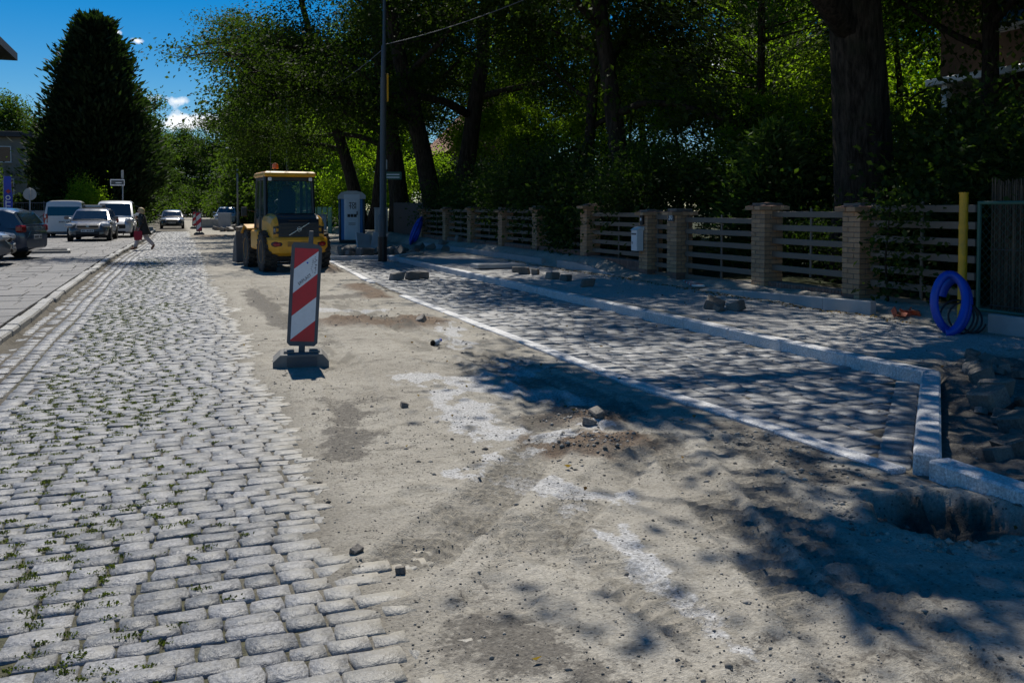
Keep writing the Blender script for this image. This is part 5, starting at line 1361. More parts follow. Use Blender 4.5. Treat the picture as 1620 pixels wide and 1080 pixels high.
MB().box((.17, .0, 5.1), (.05, .1, .8), ch=.01).build('side_marker', M_yel, lp)
l2 = thing('street_lamp', 'far grey street lamp with small drooping head beyond the loader', 'street lamp', (5.1, 85, 0))
MB().tube([(0, 0, 0), (0, 0, 6.7)], [.11, .06], 10).build('pole', M_grey, l2, smooth=True)
MB().tube([(0, 0, 6.65), (-.2, 0, 6.85), (-.5, 0, 6.9)], .04, 8).build('arm', M_grey, l2)
MB().box((-.72, 0, 6.9), (.6, .3, .16), ch=.06).build('lamp_head', M_refw, l2)
l3 = thing('utility_pole', 'thin dark utility pole behind the loader cab', 'pole', (6.9, 62, 0))
MB().tube([(0, 0, 0), (0, 0, 9.5)], [.12, .08], 10).build('pole', M_lamp, l3, smooth=True)
MB().box((0, 0, 8.9), (1.2, .08, .08)).build('crossarm', M_lamp, l3)
def cable(label, a, b, sag, r=.012):
    a, b = Vector(a), Vector(b); pts = [a.lerp(b, t) - Vector((0, 0, sag * 4 * t * (1 - t))) for t in np.linspace(0, 1, 17)]
    tag(MB().tube(pts, r, 5, cap=False).build('overhead_cable', M_dkgrey, smooth=True, recalc=False), label, 'cable')
cable('overhead cable running from the tall lamp post up over the trees', (5.74, 26.55, 6.3), (9.5, 17.5, 7.2), .25)
cable('overhead cable hanging between the far street lamp and the utility pole', (5.1, 85, 6.4), (6.9, 62, 8.9), 1.6, .02)
cable('overhead cable from the tall lamp post back to the utility pole', (5.74, 26.55, 6.2), (6.9, 62, 8.9), .6)
sp_ = thing('street_name_post', 'pale post with green street name sign behind the tall lamp post', 'sign', (7.15, 33, gz(7.15, 33)), R(-14))
MB().tube([(0, 0, 0), (0, 0, 3.0)], .035, 10).build('post', M_grey, sp_, smooth=True)
MB().box((.28, -.03, 2.72), (.62, .03, .28), ch=.006).build('sign_plate', M_green_p, sp_)
for z in (2.76, 2.66): MB().box((.28, -.047, z), (.46, .003, .04)).build('lettering_line', M_refw, sp_)
MB().box((.02, -.0, 3.12), (.12, .1, .36), ch=.02).build('top_box', M_grey, sp_)
sp2 = thing('street_name_post', 'pale post with street name sign behind the parked white van', 'sign', (-2.75, 54.2, .1), R(4))
MB().tube([(0, 0, 0), (0, 0, 3.1)], .035, 10).build('post', M_grey, sp2, smooth=True)
MB().box((-.26, -.03, 2.86), (.72, .03, .34), ch=.006).build('sign_plate', M_refw, sp2)
MB().box((-.26, -.047, 2.86), (.64, .004, .24)).build('sign_face', M_dkgrey, sp2)
MB().box((-.2, -.05, 2.84), (.3, .003, .05)).build('lettering_line', M_refw, sp2)
MB().box((0, 0, 3.32), (.13, .04, .42), ch=.02).build('top_plate', M_grey, sp2)
rd = thing('round_sign', 'grey back of a round road sign on a pole beside the electric cabinet', 'sign', (-7.25, 54.0, .1), R(2))
MB().tube([(0, 0, 0), (0, 0, 2.55)], .035, 10).build('post', M_grey, rd, smooth=True)
MB().lathe([(.001, -.012), (.31, -.012), (.32, 0), (.31, .012), (.001, .012)], 32, M=Matrix.Translation((0, .05, 2.2)) @ Matrix.Rotation(R(90), 4, 'X')).build('sign_disc', M_grey, rd)
cbx = thing('electric_cabinet', 'pale electric cabinet with graffiti scrawls beside the white van', 'cabinet', (-7.6, 60, .08), R(3))
MB().box((0, 0, .65), (1.45, .4, 1.3), ch=.02).build('body', M_grey, cbx)
MB().box((0, 0, 1.32), (1.53, .48, .06), ch=.015).build('lid', M_grey, cbx)
mb = MB()
for k, (cx, cz, rr) in enumerate(((-.35, .6, .22), (.05, .75, .28), (.4, .62, .2))): mb.tube([(cx + rr * math.cos(a), -.207, cz + rr * 1.2 * math.sin(a + k)) for a in np.linspace(0, 5.2, 20)], .018, 4)
mb.build('graffiti', M_black, cbx)
c2 = thing('electric_cabinet', 'narrow grey cabinet right of the portable toilet', 'cabinet', (8.15, 38.5, gz(8.15, 38.5)), R(-10))
MB().box((0, 0, .7), (.55, .35, 1.5), ch=.02).build('body', M_conc, c2); MB().box((0, -.18, .8), (.46, .015, 1.1), ch=.004).build('door', M_grey, c2); MB().box((0, 0, 1.47), (.6, .4, .05), ch=.01).build('lid', M_grey, c2)
c3 = thing('electric_cabinet', 'low grey cabinet with blue pipe left of the portable toilet', 'cabinet', (6.15, 42.5, gz(6.15, 42.5)), R(-10))
MB().box((0, 0, .6), (.6, .4, 1.25), ch=.02).build('body', M_conc, c3); MB().box((0, 0, 1.24), (.66, .46, .05), ch=.01).build('lid', M_grey, c3)
MB().tube([(-.45, -.1, 0), (-.43, -.1, .7), (-.25, -.1, 1.15)], .06, 8).build('pipe', M_blue, c3, smooth=True)
gf = thing('green_fence', 'pale green sheet fence between the loader and the portable toilet', 'fence', (0, 0, 0))
M_gpale = mat('pale_green_sheet', (.10, .26, .20), .55, var=.12)
for k in range(7): MB().box((7.0 + k * .28, 57 - k * .2, .8), (.27, .03, 1.7), ch=.005, rz=R(-35)).build('panel', M_gpale, gf)
for k in (0, 3, 7): MB().tube([(6.9 + k * .27, 57.1 - k * .2, 0), (6.9 + k * .27, 57.1 - k * .2, 1.75)], .03, 8).build('post', M_green_p, gf)
pk = thing('picket_fence', 'dark picket fence between the portable toilet and the brick fence', 'fence', (0, 0, 0))
for k in range(34):
    y_ = 36.7 + k * .16; MB().box((9.5, y_, gz(9.5, y_) + .72), (.025, .07, 1.4), ch=.004).build('picket', M_dkgrey, pk)
for z in (.5, 1.3): MB().box((9.54, 39.35, z + .25), (.04, 5.4, .07)).build('rail', M_dkgrey, pk)

# ================================================================ parked cars
M_cglass = mat('car_glass', (.012, .018, .024), .06, var=.05, spec=.9)
M_lens = mat('headlight_lens', (.45, .47, .5), .12, var=.1, spec=.8)
M_plate = mat('plate_white', (.6, .6, .6), .4, var=.03)
M_rimm = mat('alloy', (.32, .33, .34), .3, metal=.7, var=.05)
def lerp_tab(tab, x): return float(np.interp(x, [q[0] for q in tab], [q[1] for q in tab]))
def car(name, label, cat, loc, rz, P, paint):
    """+X is forward. top: (x, z) of bonnet/belt line, roof: (x, z) from rear glass base over the roof to the windscreen base"""
    t = thing(name, label, cat, loc, rz)
    L, W, zb = P['L'], P['W'], P.get('zb', .20); hw = W / 2
    xs = [-L / 2, -L / 2 + .06, -L / 2 + .22, -L / 2 + .6] + list(np.linspace(-L / 2 + 1.0, L / 2 - 1.0, 7)) + [L / 2 - .6, L / 2 - .25, L / 2 - .07, L / 2]
    def wid(x):
        e = min(x + L / 2, L / 2 - x); fr = P['nose'] if x > 0 else P['tailw']
        return hw * (fr + (1 - fr) * min(1, max(0, e / .7)) ** .5)
    SEC = [(.80, 0), (.955, .10), (1.0, .40), (.985, .70), (.955, .90), (.86, .985), (.5, 1.0)]
    rings = []
    for x in xs:
        e = min(x + L / 2, L / 2 - x); zt = lerp_tab(P['top'], x); z0 = zb + .10 * max(0, 1 - e / .25)
        w = wid(x); ring = [(x, w * a, z0 + b * (zt - z0)) for a, b in SEC]; ring += [(x, -p[1], p[2]) for p in reversed(ring)]
        rings.append(ring)
    body = MB().loft(rings).build('body', paint, t, smooth=True, auto=42)
    # cabin
    rf = P['roof']; belt = P['belt']; wb, wr = hw * P.get('wb', .93), hw * P.get('wr', .74); zr = max(q[1] for q in rf)
    def yw(z): return wb + (wr - wb) * max(0, min(1, (z - belt) / (zr - belt)))
    rings = []
    for x, z in rf:
        f = (z - belt) / (zr - belt)
        ring = [(x, wb, belt - .05), (x, yw(belt + .5 * (z - belt)), belt + .5 * (z - belt)), (x, yw(z) , z - .06 * f), (x, yw(z) * .86, z - .005), (x, yw(z) * .4, z + .012)]
        ring += [(q[0], -q[1], q[2]) for q in reversed(ring)]; rings.append(ring)
    cabin = MB().loft(rings).build('cabin', paint, t, smooth=True, auto=35)
    def glass(nm_, i, j, inset, off, ws=.90, lo=.06, hi=.92):
        (x0, z0), (x1, z1) = rf[i], rf[j]
        xa, za = x0 + (x1 - x0) * lo, z0 + (z1 - z0) * lo; xb, zb_ = x0 + (x1 - x0) * hi, z0 + (z1 - z0) * hi
        n = Vector((-(z1 - z0), 0, (x1 - x0))); n.normalize()
        if (n.x > 0) != (off > 0): n = -n
        d = n * .016
        a, b = yw(za) * ws, yw(zb_) * ws
        MB().add([(xa + d.x, -a, za + d.z), (xa + d.x, a, za + d.z), (xb + d.x, b, zb_ + d.z), (xb + d.x, -b, zb_ + d.z), (xa - d.x, -a, za - d.z), (xa - d.x, a, za - d.z), (xb - d.x, b, zb_ - d.z), (xb - d.x, -b, zb_ - d.z)],
                 [(0, 1, 2, 3), (4, 7, 6, 5), (0, 4, 5, 1), (1, 5, 6, 2), (2, 6, 7, 3), (3, 7, 4, 0)]).build(nm_, M_cglass, cabin)
    glass('windscreen', len(rf) - 1, P['wtop'], .05, 1)
    glass('rear_window', 0, P['rtop'], .05, -1, P.get('rws', .86), P.get('rlo', .10), .88)
    for (xa0, xa1, xb0, xb1) in P['side']:      # bottom x0..x1, top x0..x1
        za, zt = belt + .05, zr - .13
        for s in (-1, 1):
            q = [(xa0, za), (xa1, za), (xb1, zt), (xb0, zt)]
            vs = [(x, s * (yw(z) + .012), z) for x, z in q] + [(x, s * (yw(z) - .02), z) for x, z in q]
            MB().add(vs, [(0, 1, 2, 3), (7, 6, 5, 4), (0, 4, 5, 1), (1, 5, 6, 2), (2, 6, 7, 3), (3, 7, 4, 0)]).build('side_window', M_cglass, cabin)
    # wheels in dark arches
    for x in (P['fa'], P['ra']):
        for s in (-1, 1):
            r = P['wr_']
            MB().lathe([(.001, -.02), (r * 1.14, -.02), (r * 1.14, .02), (.001, .02)], 28, M=Matrix.Translation((x, s * (hw - .015), r * 1.02)) @ Matrix.Rotation(R(90), 4, 'X')).build('wheel_arch', M_black, body)
            wheel(t, x, s * (hw - .09), r, .21, P.get('rim', M_rimm), False, hub=.66)
    xf = L / 2
    zf = P['zf']
    MB().box((xf - .04, 0, zf[0]), (.12, W * P['gw'], zf[1]), ch=.04).build('grille', M_black, body)
    if 'low' in P: MB().box((xf - .02, 0, P['low'][0]), (.1, W * P['low'][2], P['low'][1]), ch=.04).build('lower_grille', M_black, body)
    for s in (-1, 1):
        MB().box((xf - .22, s * (hw * .80), zf[2]), (.34, .38, zf[3]), ch=.05, rz=s * R(28), ry=R(10)).build('headlight', P.get('hl', M_lens), body)
        MB().box((-xf + .12, s * (hw * .86), P['tl'][0]), (.22, .24, P['tl'][1]), ch=.04, rz=s * R(-18)).build('tail_light', M_lightred, body)
        MB().tube([(P['mx'], s * (hw * .93), belt + .06), (P['mx'], s * (hw + .1), belt + .1)], .025, 6).box((P['mx'], s * (hw + .14), belt + .11), (.12, .2, .15), ch=.04).build('mirror', P.get('mm', paint), cabin)
    for sx, z in ((1, P['pz'][0]), (-1, P['pz'][1])):
        pl = MB().box((sx * (xf + .022), 0, z), (.02, .52, .115), ch=.004).build('number_plate', M_plate, body)
        for k in range(7):
            if k != 2: MB().box((sx * (xf + .034), -.2 + k * .066, z), (.004, .036, .06)).build('plate_mark', M_black, pl)
    return t, body, cabin
hatch = dict(L=4.28, W=1.76, nose=.74, tailw=.80, top=[(-2.14, .80), (-2.06, .95), (-1.7, 1.0), (.9, .96), (1.6, .84), (1.95, .72), (2.14, .52)], belt=.92, roof=[(-2.06, .96), (-1.80, 1.33), (-1.5, 1.42), (-.3, 1.47), (.15, 1.44), (.42, 1.36), (1.12, .94)],
             wtop=5, rtop=1, side=[(-.1, .85, -.02, .38), (-1.0, -.2, -.9, -.12), (-1.5, -1.1, -1.28, -1.0)], fa=1.3, ra=-1.3, wr_=.32, zf=(.66, .10, .72, .14), gw=.5, low=(.36, .16, .55), tl=(.86, .2), mx=.72, pz=(.47, .62), rws=.80)
van = dict(L=4.42, W=1.84, nose=.80, tailw=.93, top=[(-2.21, .98), (-2.1, 1.05), (1.0, 1.06), (1.55, .98), (2.0, .86), (2.21, .66)], belt=1.04, roof=[(-2.20, 1.06), (-2.14, 1.60), (-2.0, 1.80), (-.9, 1.85), (.1, 1.83), (.5, 1.74), (1.30, 1.05)],
           wb=.96, wr=.84, wtop=5, rtop=1, side=[(-.0, .95, .05, .48), (-1.05, -.1, -1.0, -.05), (-1.95, -1.15, -1.88, -1.1)], fa=1.35, ra=-1.35, wr_=.32, zf=(.56, .24, .86, .16), gw=.62, low=(.30, .10, .62), tl=(.95, .5), mx=.95, pz=(.50, .78), rlo=.04, rws=.88)
M_pgrey = mat('grey_brown_paint', (.11, .105, .105), .25, var=.05, coat=.8)
M_pblue = mat('steel_blue_paint', (.05, .07, .10), .25, var=.05, coat=.8)
M_psilver = mat('silver_paint', (.16, .165, .175), .28, metal=.4, var=.04, coat=.8)
M_pwhite = mat('white_van_paint', (.66, .67, .68), .3, var=.04, coat=.6)
M_pdark = mat('dark_car_paint', (.05, .055, .065), .25, var=.05, coat=.8)
M_plblue = mat('pale_blue_paint', (.34, .42, .52), .28, var=.05, coat=.6)
t, b, c = car('parked_car', 'dark grey hatchback with roof sign facing the camera in front of the white vans', 'car', (-3.6, 46.1, .1), R(-92), hatch, M_pgrey)
rs1 = MB().box((-.35, 0, 1.55), (.25, .95, .14), ch=.04).build('roof_sign', M_dkgrey, c); MB().box((-.22, 0, 1.55), (.012, .7, .06)).build('sign_stripe', M_refw, rs1)
MB().lathe([(.001, -.01), (.07, -.01), (.07, .01), (.001, .01)], 16, M=Matrix.Translation((2.145, 0, .67)) @ Matrix.Rotation(R(90), 4, 'Y') @ Matrix.Diagonal((.7, 1.1, 1, 1))).build('badge', M_chrome, b)
car('parked_van', 'white van facing the camera with large dark grille, beside the walking woman', 'van', (-2.95, 51.4, .1), R(-90), van, M_pwhite)
v2 = dict(van); v2['H'] = 1; 
car('parked_van', 'white van seen from behind with dark rear window, left of the grey hatchback', 'van', (-5.35, 53.0, .1), R(91), v2, M_pwhite)
car('parked_car', 'steel blue hatchback seen from its rear corner at the edge of the frame', 'car', (-5.85, 30.0, .1), R(165), hatch, M_pblue)
car('parked_car', 'silver car nose with alloy wheel cut by the frame edge', 'car', (-6.08, 26.3, .1), R(3), dict(hatch, rim=M_chrome), M_psilver)
car('oncoming_car', 'dark car with bright bonnet coming down the road far away', 'car', (-.35, 78, .0), R(-90), hatch, M_pdark)
suv = dict(hatch, L=4.5, W=1.85, belt=1.06, top=[(-2.25, .9), (-2.1, 1.05), (1.0, 1.08), (1.7, 1.0), (2.1, .88), (2.25, .7)], roof=[(-2.1, 1.08), (-1.8, 1.5), (-1.5, 1.64), (-.3, 1.68), (.2, 1.66), (.42, 1.58), (1.15, 1.07)], wr_=.36, zb=.28, zf=(.78, .16, .86, .15), gw=.6, tl=(1.0, .25), pz=(.55, .8))
car('parked_suv', 'pale blue off-roader parked behind the far rubble heap', 'suv', (4.35, 88, .05), R(-100), suv, M_plblue)

# ================================================================ woman crossing the road
M_skin = mat('skin', (.46, .29, .21), .55, var=.05)
M_hair = mat('blond_hair', (.48, .35, .18), .6, var=.25, scale=30, bump=.4, bscale=60)
M_coat = mat('dark_coat', (.030, .026, .022), .8, var=.3, scale=22)
M_trous = mat('pale_trousers', (.55, .50, .52), .8, var=.08)
M_bag = mat('red_bag', (.42, .015, .03), .6, var=.1)
M_shoe = mat('tan_shoe', (.30, .12, .06), .6)
def skin_figure(name, joints, bones, root, m, parent, sub=2):
    me_ = bpy.data.meshes.new(name); ids = {k: i for i, k in enumerate(joints)}
    me_.from_pydata([joints[k][0] for k in joints], [(ids[a], ids[b_]) for a, b_ in bones], [])
    o = bpy.data.objects.new(name, me_); col.objects.link(o); o.parent = parent
    o.modifiers.new('skin', 'SKIN'); 
    for k in joints:
        sv_ = me_.skin_vertices[0].data[ids[k]]; r_ = joints[k][1]; sv_.radius = r_ if isinstance(r_, tuple) else (r_, r_); sv_.use_root = (k == root)
    o.modifiers.new('sub', 'SUBSURF').levels = sub; o.modifiers['sub'].render_levels = sub
    o.modifiers['skin'].use_smooth_shade = True
    dg = bpy.context.evaluated_depsgraph_get(); nm_ = bpy.data.meshes.new_from_object(o.evaluated_get(dg))
    o.modifiers.clear(); o.data = nm_; nm_.name = name
    nm_.materials.clear(); nm_.materials.append(m); nm_.polygons.foreach_set('use_smooth', [True] * len(nm_.polygons))
    return o
wm = thing('person', 'blond woman in dark coat and pale trousers walking across the road with red bag', 'person', (-1.18, 36.9, .0), R(180)); wm.scale = (.94, .94, .94)
# local +X is her walking direction (towards the pavement), +Z up
J = {'pel': ((0, 0, .86), (.13, .15)), 'spine': ((.02, 0, 1.08), (.12, .13)), 'chest': ((.05, 0, 1.25), (.13, .15)), 'neck': ((.08, 0, 1.40), .05), 'head0': ((.10, 0, 1.46), (.075, .07)), 'head1': ((.12, 0, 1.54), (.098, .082)), 'head2': ((.11, 0, 1.60), (.085, .075)),
     'hl': ((0, .09, .80), .10), 'kl': ((.20, .10, .47), .065), 'al': ((.30, .10, .08), .042), 'tl': ((.44, .10, .04), .034),
     'hr': ((0, -.09, .80), .10), 'kr': ((-.10, -.10, .47), .065), 'ar': ((-.36, -.10, .14), .042), 'tr': ((-.30, -.10, .03), .032),
     'sl': ((.05, .17, 1.32), .055), 'el': ((.02, .22, 1.08), .042), 'wl': ((.14, .22, .88), .030), 'pl': ((.17, .22, .81), (.020, .036)),
     'sr': ((.05, -.17, 1.32), .055), 'er': ((.12, -.24, 1.10), .042), 'wr': ((.26, -.20, 1.2), .030), 'pr': ((.30, -.18, 1.26), (.02, .036))}
Bn = [('pel', 'spine'), ('spine', 'chest'), ('chest', 'neck'), ('neck', 'head0'), ('head0', 'head1'), ('head1', 'head2'), ('pel', 'hl'), ('hl', 'kl'), ('kl', 'al'), ('al', 'tl'), ('pel', 'hr'), ('hr', 'kr'), ('kr', 'ar'), ('ar', 'tr'), ('chest', 'sl'), ('sl', 'el'), ('el', 'wl'), ('wl', 'pl'), ('chest', 'sr'), ('sr', 'er'), ('er', 'wr'), ('wr', 'pr')]
for s, (bx, by, bz) in ((1, J['pl'][0]), (-1, J['pr'][0])):
    for f in range(4):
        k1, k2 = 'f%d%d' % (s, f), 'g%d%d' % (s, f); up_ = -1 if s > 0 else .6
        J[k1] = ((bx + .02 + .01 * up_, by + (f - 1.5) * .016, bz + .04 * up_), .009); J[k2] = ((bx + .015, by + (f - 1.5) * .017, bz + (.075 - .008 * abs(f - 1.5)) * up_), .008)
        Bn += [('pl' if s > 0 else 'pr', k1), (k1, k2)]
    J['t%d' % s] = ((bx + .045, by - s * .02, bz + .01), .010); Bn.append(('pl' if s > 0 else 'pr', 't%d' % s))
skin_figure('body', J, Bn, 'pel', M_skin, wm)
def oval_ring(cx, cy, z, rx, ry, n=18, tw=0): return [(cx + rx * math.cos(a), cy + ry * math.sin(a), z + tw * math.cos(a * 3)) for a in [k * 2 * math.pi / n for k in range(n)]]
mb = MB()
mb.loft([oval_ring(-.05, 0, .60, .27, .25, tw=.015), oval_ring(-.03, 0, .72, .235, .235, tw=.008), oval_ring(0, 0, .95, .175, .20), oval_ring(.03, 0, 1.12, .155, .185), oval_ring(.05, 0, 1.30, .155, .205), oval_ring(.065, 0, 1.38, .11, .14), oval_ring(.075, 0, 1.43, .07, .075)])
for a, b_, r0, r1 in (('sl', 'el', .075, .06), ('el', 'wl', .06, .05), ('sr', 'er', .075, .06), ('er', 'wr', .06, .05)):
    mb.tube([J[a][0], J[b_][0]], [r0, r1], 10)
mb.build('coat', M_coat, wm, smooth=True)
for h_, k_, a_ in (('hl', 'kl', 'al'), ('hr', 'kr', 'ar')):
    MB().tube([J[h_][0], J[k_][0], tuple(Vector(J[a_][0]) + Vector((0, 0, .05)))], [.125, .088, .07], 12).build('trouser_leg', M_trous, wm, smooth=True)
for a_, t_ in (('al', 'tl'), ('ar', 'tr')):
    p, q = Vector(J[a_][0]), Vector(J[t_][0]); MB().tube([p + (p - q).normalized() * .07, p.lerp(q, .5), q, q + (q - p).normalized() * .04], [.035, .052, .045, .02], 10).build('shoe', M_shoe, wm, smooth=True)
mb = MB(); hc = Vector((.095, 0, 1.555))
for i, (dz, rx, ry, dx) in enumerate(((.115, .03, .03, 0), (.095, .085, .085, -.005), (.05, .118, .112, -.015), (-.01, .115, .118, -.035), (-.07, .10, .12, -.055), (-.14, .07, .10, -.06))): 
    pass
mb.loft([oval_ring(hc.x + dx, 0, hc.z + dz, rx, ry, 16) for dz, rx, ry, dx in ((.118, .02, .02, -.01), (.10, .078, .078, -.012), (.055, .112, .108, -.022), (0, .108, .118, -.05), (-.07, .085, .118, -.075), (-.15, .055, .10, -.075))])
mb.build('hair', M_hair, wm, smooth=True)
for s in (-1, 1): MB().lathe([(.001, -.008), (.011, -.004), (.012, .004), (.001, .008)], 8, M=Matrix.Translation((.208, s * .034, 1.545)) @ Matrix.Rotation(R(90), 4, 'Y')).build('eye', M_black, wm)
MB().prism([(.20, 1.50), (.235, 1.505), (.205, 1.545)], 'y', -.014, .014).build('nose', M_skin, wm)
MB().box((.198, 0, 1.475), (.012, .05, .014), ch=.004).build('mouth', M_bag, wm)
bgt = thing('shopping_bag', 'red shopping bag hanging from the walking woman’s hand'.replace('’', "'"), 'bag', (-1.36, 36.68, .36), R(180))
mb = MB(); mb.loft([[(-.13, -.05, 0), (.13, -.05, 0), (.13, .05, 0), (-.13, .05, 0)], [(-.15, -.06, .15), (.15, -.06, .15), (.15, .06, .15), (-.15, .06, .15)], [(-.14, -.03, .34), (.14, -.03, .34), (.14, .03, .34), (-.14, .03, .34)]]); mb.build('sack', M_bag, bgt)
for s in (-1, 1): MB().tube([(-.08, s * .03, .33), (-.03, s * .015, .45), (.03, s * .015, .45), (.08, s * .03, .33)], .008, 5).build('strap', M_bag, bgt)

# ================================================================ buildings and left side clutter
M_ren = mat('grey_render', (.22, .205, .18), .9, var=.1, scale=2)
M_rooft = mat('dark_roofing', (.05, .05, .055), .7, var=.2)
M_win = mat('window_glass', (.02, .025, .03), .08, spec=.8, var=.05)
def win(parent, x, y_, z, w, h, face='-y', fm=M_white):
    d = {'-y': (w, .06, h), '-x': (.06, w, h)}[face]; g_ = {'-y': (w - .16, .03, h - .16), '-x': (.03, w - .16, h - .16)}[face]; o_ = {'-y': (0, -.03, 0), '-x': (-.03, 0, 0)}[face]
    f = MB().box((x, y_, z), d, ch=.01).build('window', fm, parent)
    MB().box((x + o_[0], y_ + o_[1], z), g_).build('pane', M_win, f)
    MB().box((x + o_[0] * 2, y_ + o_[1] * 2, z - h / 2 - .04), {'-y': (w + .2, .16, .06), '-x': (.16, w + .2, .06)}[face]).build('sill', M_conc, f)
hs1 = thing('flat_roofed_house', 'grey rendered house with flat dark eaves behind the hedge at the left', 'house', (0, 0, 0))
MB().box((-21.6, 101, 4.1), (17, 10, 8.2)).build('wall', M_ren, hs1)
MB().box((-21.6, 101, 8.45), (18.2, 11.2, .5), ch=.03).build('roof', M_rooft, hs1)
for x in (-15.0, -17.4, -19.8): win(hs1, x, 95.97, 6.6, 1.3, 1.5)
for x in (-14.6, -16.0): win(hs1, x, 95.97, 3.4, .9, 1.9)
an = MB(); an.prism([(-13.0, 0), (-9.2, 0), (-9.2, 2.6), (-13.0, 5.2)], 'y', 97, 104); an.build('annex_wall', M_ren, hs1)
MB().loft([[(-13.1, 96.6, 5.35), (-8.7, 96.6, 2.4), (-8.7, 96.6, 2.65), (-13.1, 96.6, 5.6)], [(-13.1, 104.4, 5.35), (-8.7, 104.4, 2.4), (-8.7, 104.4, 2.65), (-13.1, 104.4, 5.6)]]).build('annex_roof', M_conc, hs1)
win(hs1, -12.2, 96.97, 2.0, 1.0, 1.5)
hs2 = thing('tall_house', 'tall house whose dark eaves poke into the frame at top left', 'house', (0, 0, 0))
MB().box((-15.9, 65, 6), (9, 9, 12)).build('wall', M_ren, hs2)
MB().prism([(-19.9 - .9, 11.6), (-10.05, 11.6), (-10.05, 12.1), (-15.2, 15.5), (-20.8, 12.1)], 'y', 59.7, 70.5).build('roof', M_rooft, hs2)
for z in (4, 8): win(hs2, -13, 60.47, z, 1.3, 1.6)
# kiosk, flag and sign
M_flagb = mat('flag_blue', (.03, .06, .42), .6, var=.08); M_flagy = mat('flag_yellow', (.7, .5, .04), .6); M_kred = mat('kiosk_red', (.4, .03, .03), .5)
ks = thing('kiosk', 'small red and white kiosk front at the left frame edge', 'kiosk', (-10.75, 58.2, .1))
MB().box((-1.0, 1.2, 1.1), (2.4, 2.2, 2.2), ch=.03).build('wall', M_white, ks); MB().box((-1.0, 1.0, 2.28), (2.8, 2.6, .14), ch=.02).build('roof', M_grey, ks)
MB().box((-.5, .08, 1.0), (.9, .05, 1.9), ch=.01).build('door', M_kred, ks); MB().box((-1.6, .08, 1.3), (1.0, .05, 1.0), ch=.01).build('window', M_win, ks)
rsn = thing('red_sign', 'square red sign with white ring beside the blue flag', 'sign', (-10.2, 58.0, 2.4))
MB().box((-.35, 0, .75), (.95, .08, .62), ch=.01).build('sign_box', M_kred, rsn)
MB().tube([(-.2 + .17 * math.cos(a), -.05, .75 + .17 * math.sin(a)) for a in np.linspace(0, 6.2832, 25)], .03, 6).tube([(-.2 + .06 * math.cos(a), -.05, .75 + .06 * math.sin(a)) for a in np.linspace(0, 6.2832, 15)], .025, 6).build('ring', M_white, rsn)
MB().tube([(-.4, .05, -2.3), (-.4, .05, .5)], .04, 8).build('post', M_grey, rsn)
fl = thing('feather_flag', 'blue feather flag with white lettering left of the round sign', 'flag', (-8.95, 58.5, .1), R(3))
fl.scale = (.85, .85, .85); MB().tube([(-.26, 0, 0), (-.26, 0, 3.6), (-.2, 0, 3.95)], .025, 8).build('pole', M_grey, fl)
mb = MB(); mb.loft([[(-.25, .02 * math.sin(z * 3), z), (.26 - .06 * (z > 3), .05 * math.sin(z * 3 + 1), z), (.26 - .06 * (z > 3), .05 * math.sin(z * 3 + 1) + .012, z), (-.25, .02 * math.sin(z * 3) + .012, z)] for z in np.linspace(.7, 3.85, 9)]); mb.build('cloth', M_flagb, fl)
text('lettering', 'LOTTO', .42, M_white, fl, Matrix.Translation((.02, -.075, 1.9)) @ FR @ Matrix.Rotation(R(90), 4, 'Z'), .004, bold=.008)
MB().lathe([(.001, -.01), (.14, -.01), (.14, .01), (.001, .01)], 16, M=Matrix.Translation((.05, -.07, .98)) @ FR).build('flag_disc', M_flagy, fl); MB().box((.02, -.06, 2.85), (.22, .01, .22), ch=.003, ry=R(45)).build('flag_mark', M_kred, fl)
# fence and yellow notice
mfl = thing('metal_fence', 'long dark metal bar fence in front of the hedge behind the vans', 'fence', (0, 0, 0))
for z in (.3, 1.9): MB().box((-8.6, 62, z), (10.4, .04, .05)).build('rail', M_dkgrey, mfl)
for k in range(6): MB().box((-13.8 + k * 2.08, 62, 1.0), (.07, .07, 2.0)).build('post', M_dkgrey, mfl)
mb = MB()
for k in range(86): mb.box((-13.7 + k * .12, 62, 1.1), (.016, .016, 1.6))
tag(mb.build('bars', M_dkgrey, mfl, recalc=False), kind='stuff')
mfl2 = MB().box((-2.9, 64.6, 1.85), (1.6, .05, .05), ry=R(18)).build('rail', M_dkgrey, mfl)
yn = thing('yellow_notice', 'yellow notice board with black print on the fence above the van', 'sign', (-4.6, 61.9, 1.85))
M_yn = mat('notice_yellow', (.75, .58, .03), .5, var=.04)
MB().box((0, 0, .2), (.92, .03, .62), ch=.005).build('board', M_yn, yn)
MB().box((0, -.017, .42), (.78, .004, .07)).build('print_line', M_black, yn)
text('lettering', 'ART', .24, M_black, yn, Matrix.Translation((.05, -.018, .2)) @ FR, .002, bold=.008)
MB().box((0, -.017, -.02), (.8, .004, .10)).build('print_line', M_black, yn)
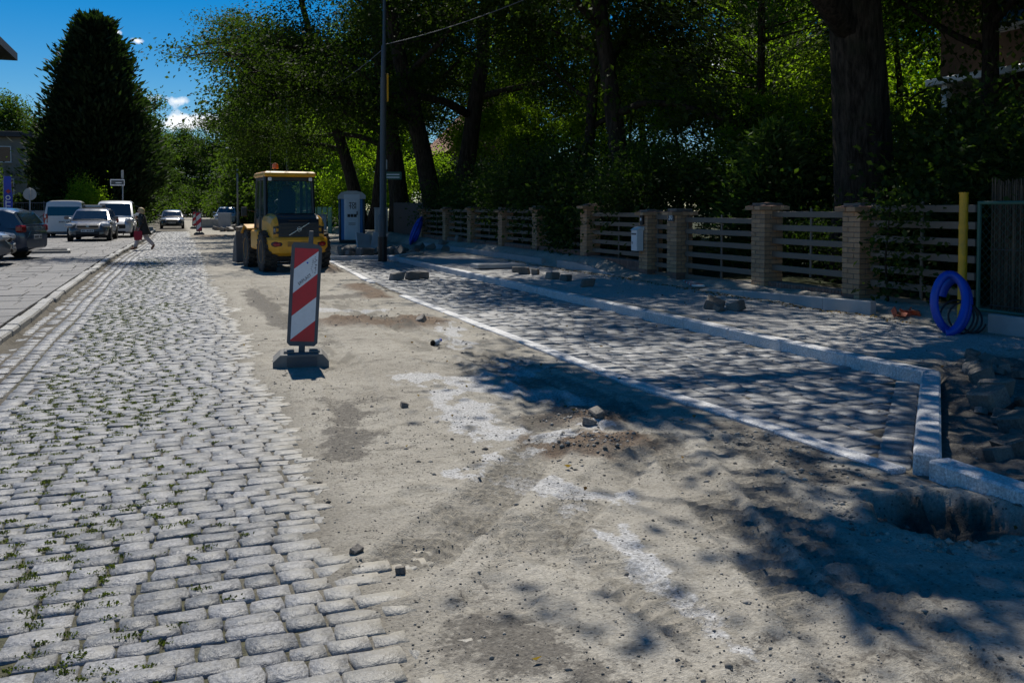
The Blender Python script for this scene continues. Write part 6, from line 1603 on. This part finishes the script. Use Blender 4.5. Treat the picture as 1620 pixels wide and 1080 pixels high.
yp = thing('yellow_bollard', 'thin yellow post on a grey block at the far left kerb', 'post', (-2.2, 66, .05))
MB().tube([(0, 0, 0), (0, 0, 1.5)], .06, 8).build('pole', M_yel, yp)
MB().box((0, -.2, .12), (1.4, .5, .3), ch=.04).build('block', M_conc, yp)
# tree pit frame behind the blue hatchback
tp = thing('planting_frame', 'low stone frame of an empty planting bed beside the blue hatchback', 'planter', (-4.15, 33.2, .1), R(6))
for x, y_, w_, d_ in ((0, -.9, 1.6, .1), (0, .9, 1.6, .1), (-.8, 0, .1, 1.7), (.8, 0, .1, 1.7)): MB().box((x, y_, .03), (w_, d_, .12), ch=.015).build('edge_stone', M_oldkerb, tp)
MB().box((0, 0, .012), (1.5, 1.7, .03)).build('bare_soil', M_grit, tp)

# house on the right in the shade
hb = thing('brick_house', 'shaded brick house with pale flat canopy behind the mesh fence', 'house', (0, 0, 0))
M_dbrick = mat('house_brick', (.11, .07, .045), .9, var=.2, scale=9, bump=.4, bscale=60)
MB().box((21.0, 14.0, 4.2), (7.0, 7.0, 8.4)).build('wall', M_dbrick, hb)
MB().box((17.4, 13.2, 4.35), (2.9, 6.4, .16), ch=.02).build('canopy', M_refw, hb)
MB().prism([(17.0, 8.3), (25.0, 8.3), (21.0, 11.8)], 'y', 10.2, 17.8).build('roof', M_rooft, hb)
for y_ in (12, 15.4):
    for z in (2.0, 6.3): win(hb, 17.48, y_, z, 1.1, 1.5, '-x')
for y_ in (10.4, 16): MB().box((16.2, y_, 2.15), (.16, .16, 4.25)).build('canopy_post', M_white, hb)
MB().tube([(17.4, 11.0, .1), (17.4, 11.0, 8.2)], .05, 8).build('downpipe', M_grey, hb)
hg = thing('gable_house', 'pale gable roof glimpsed between the forked trunks far back', 'house', (0, 0, 0))
MB().box((24, 72, 3), (8, 8, 6)).build('wall', M_ren, hg); MB().prism([(19.4, 5.9), (28.6, 5.9), (24, 10.5)], 'y', 67.5, 76.5).build('roof', mat('red_tile', (.28, .13, .09), .8), hg); win(hg, 24, 67.97, 3.4, 1.3, 1.5)
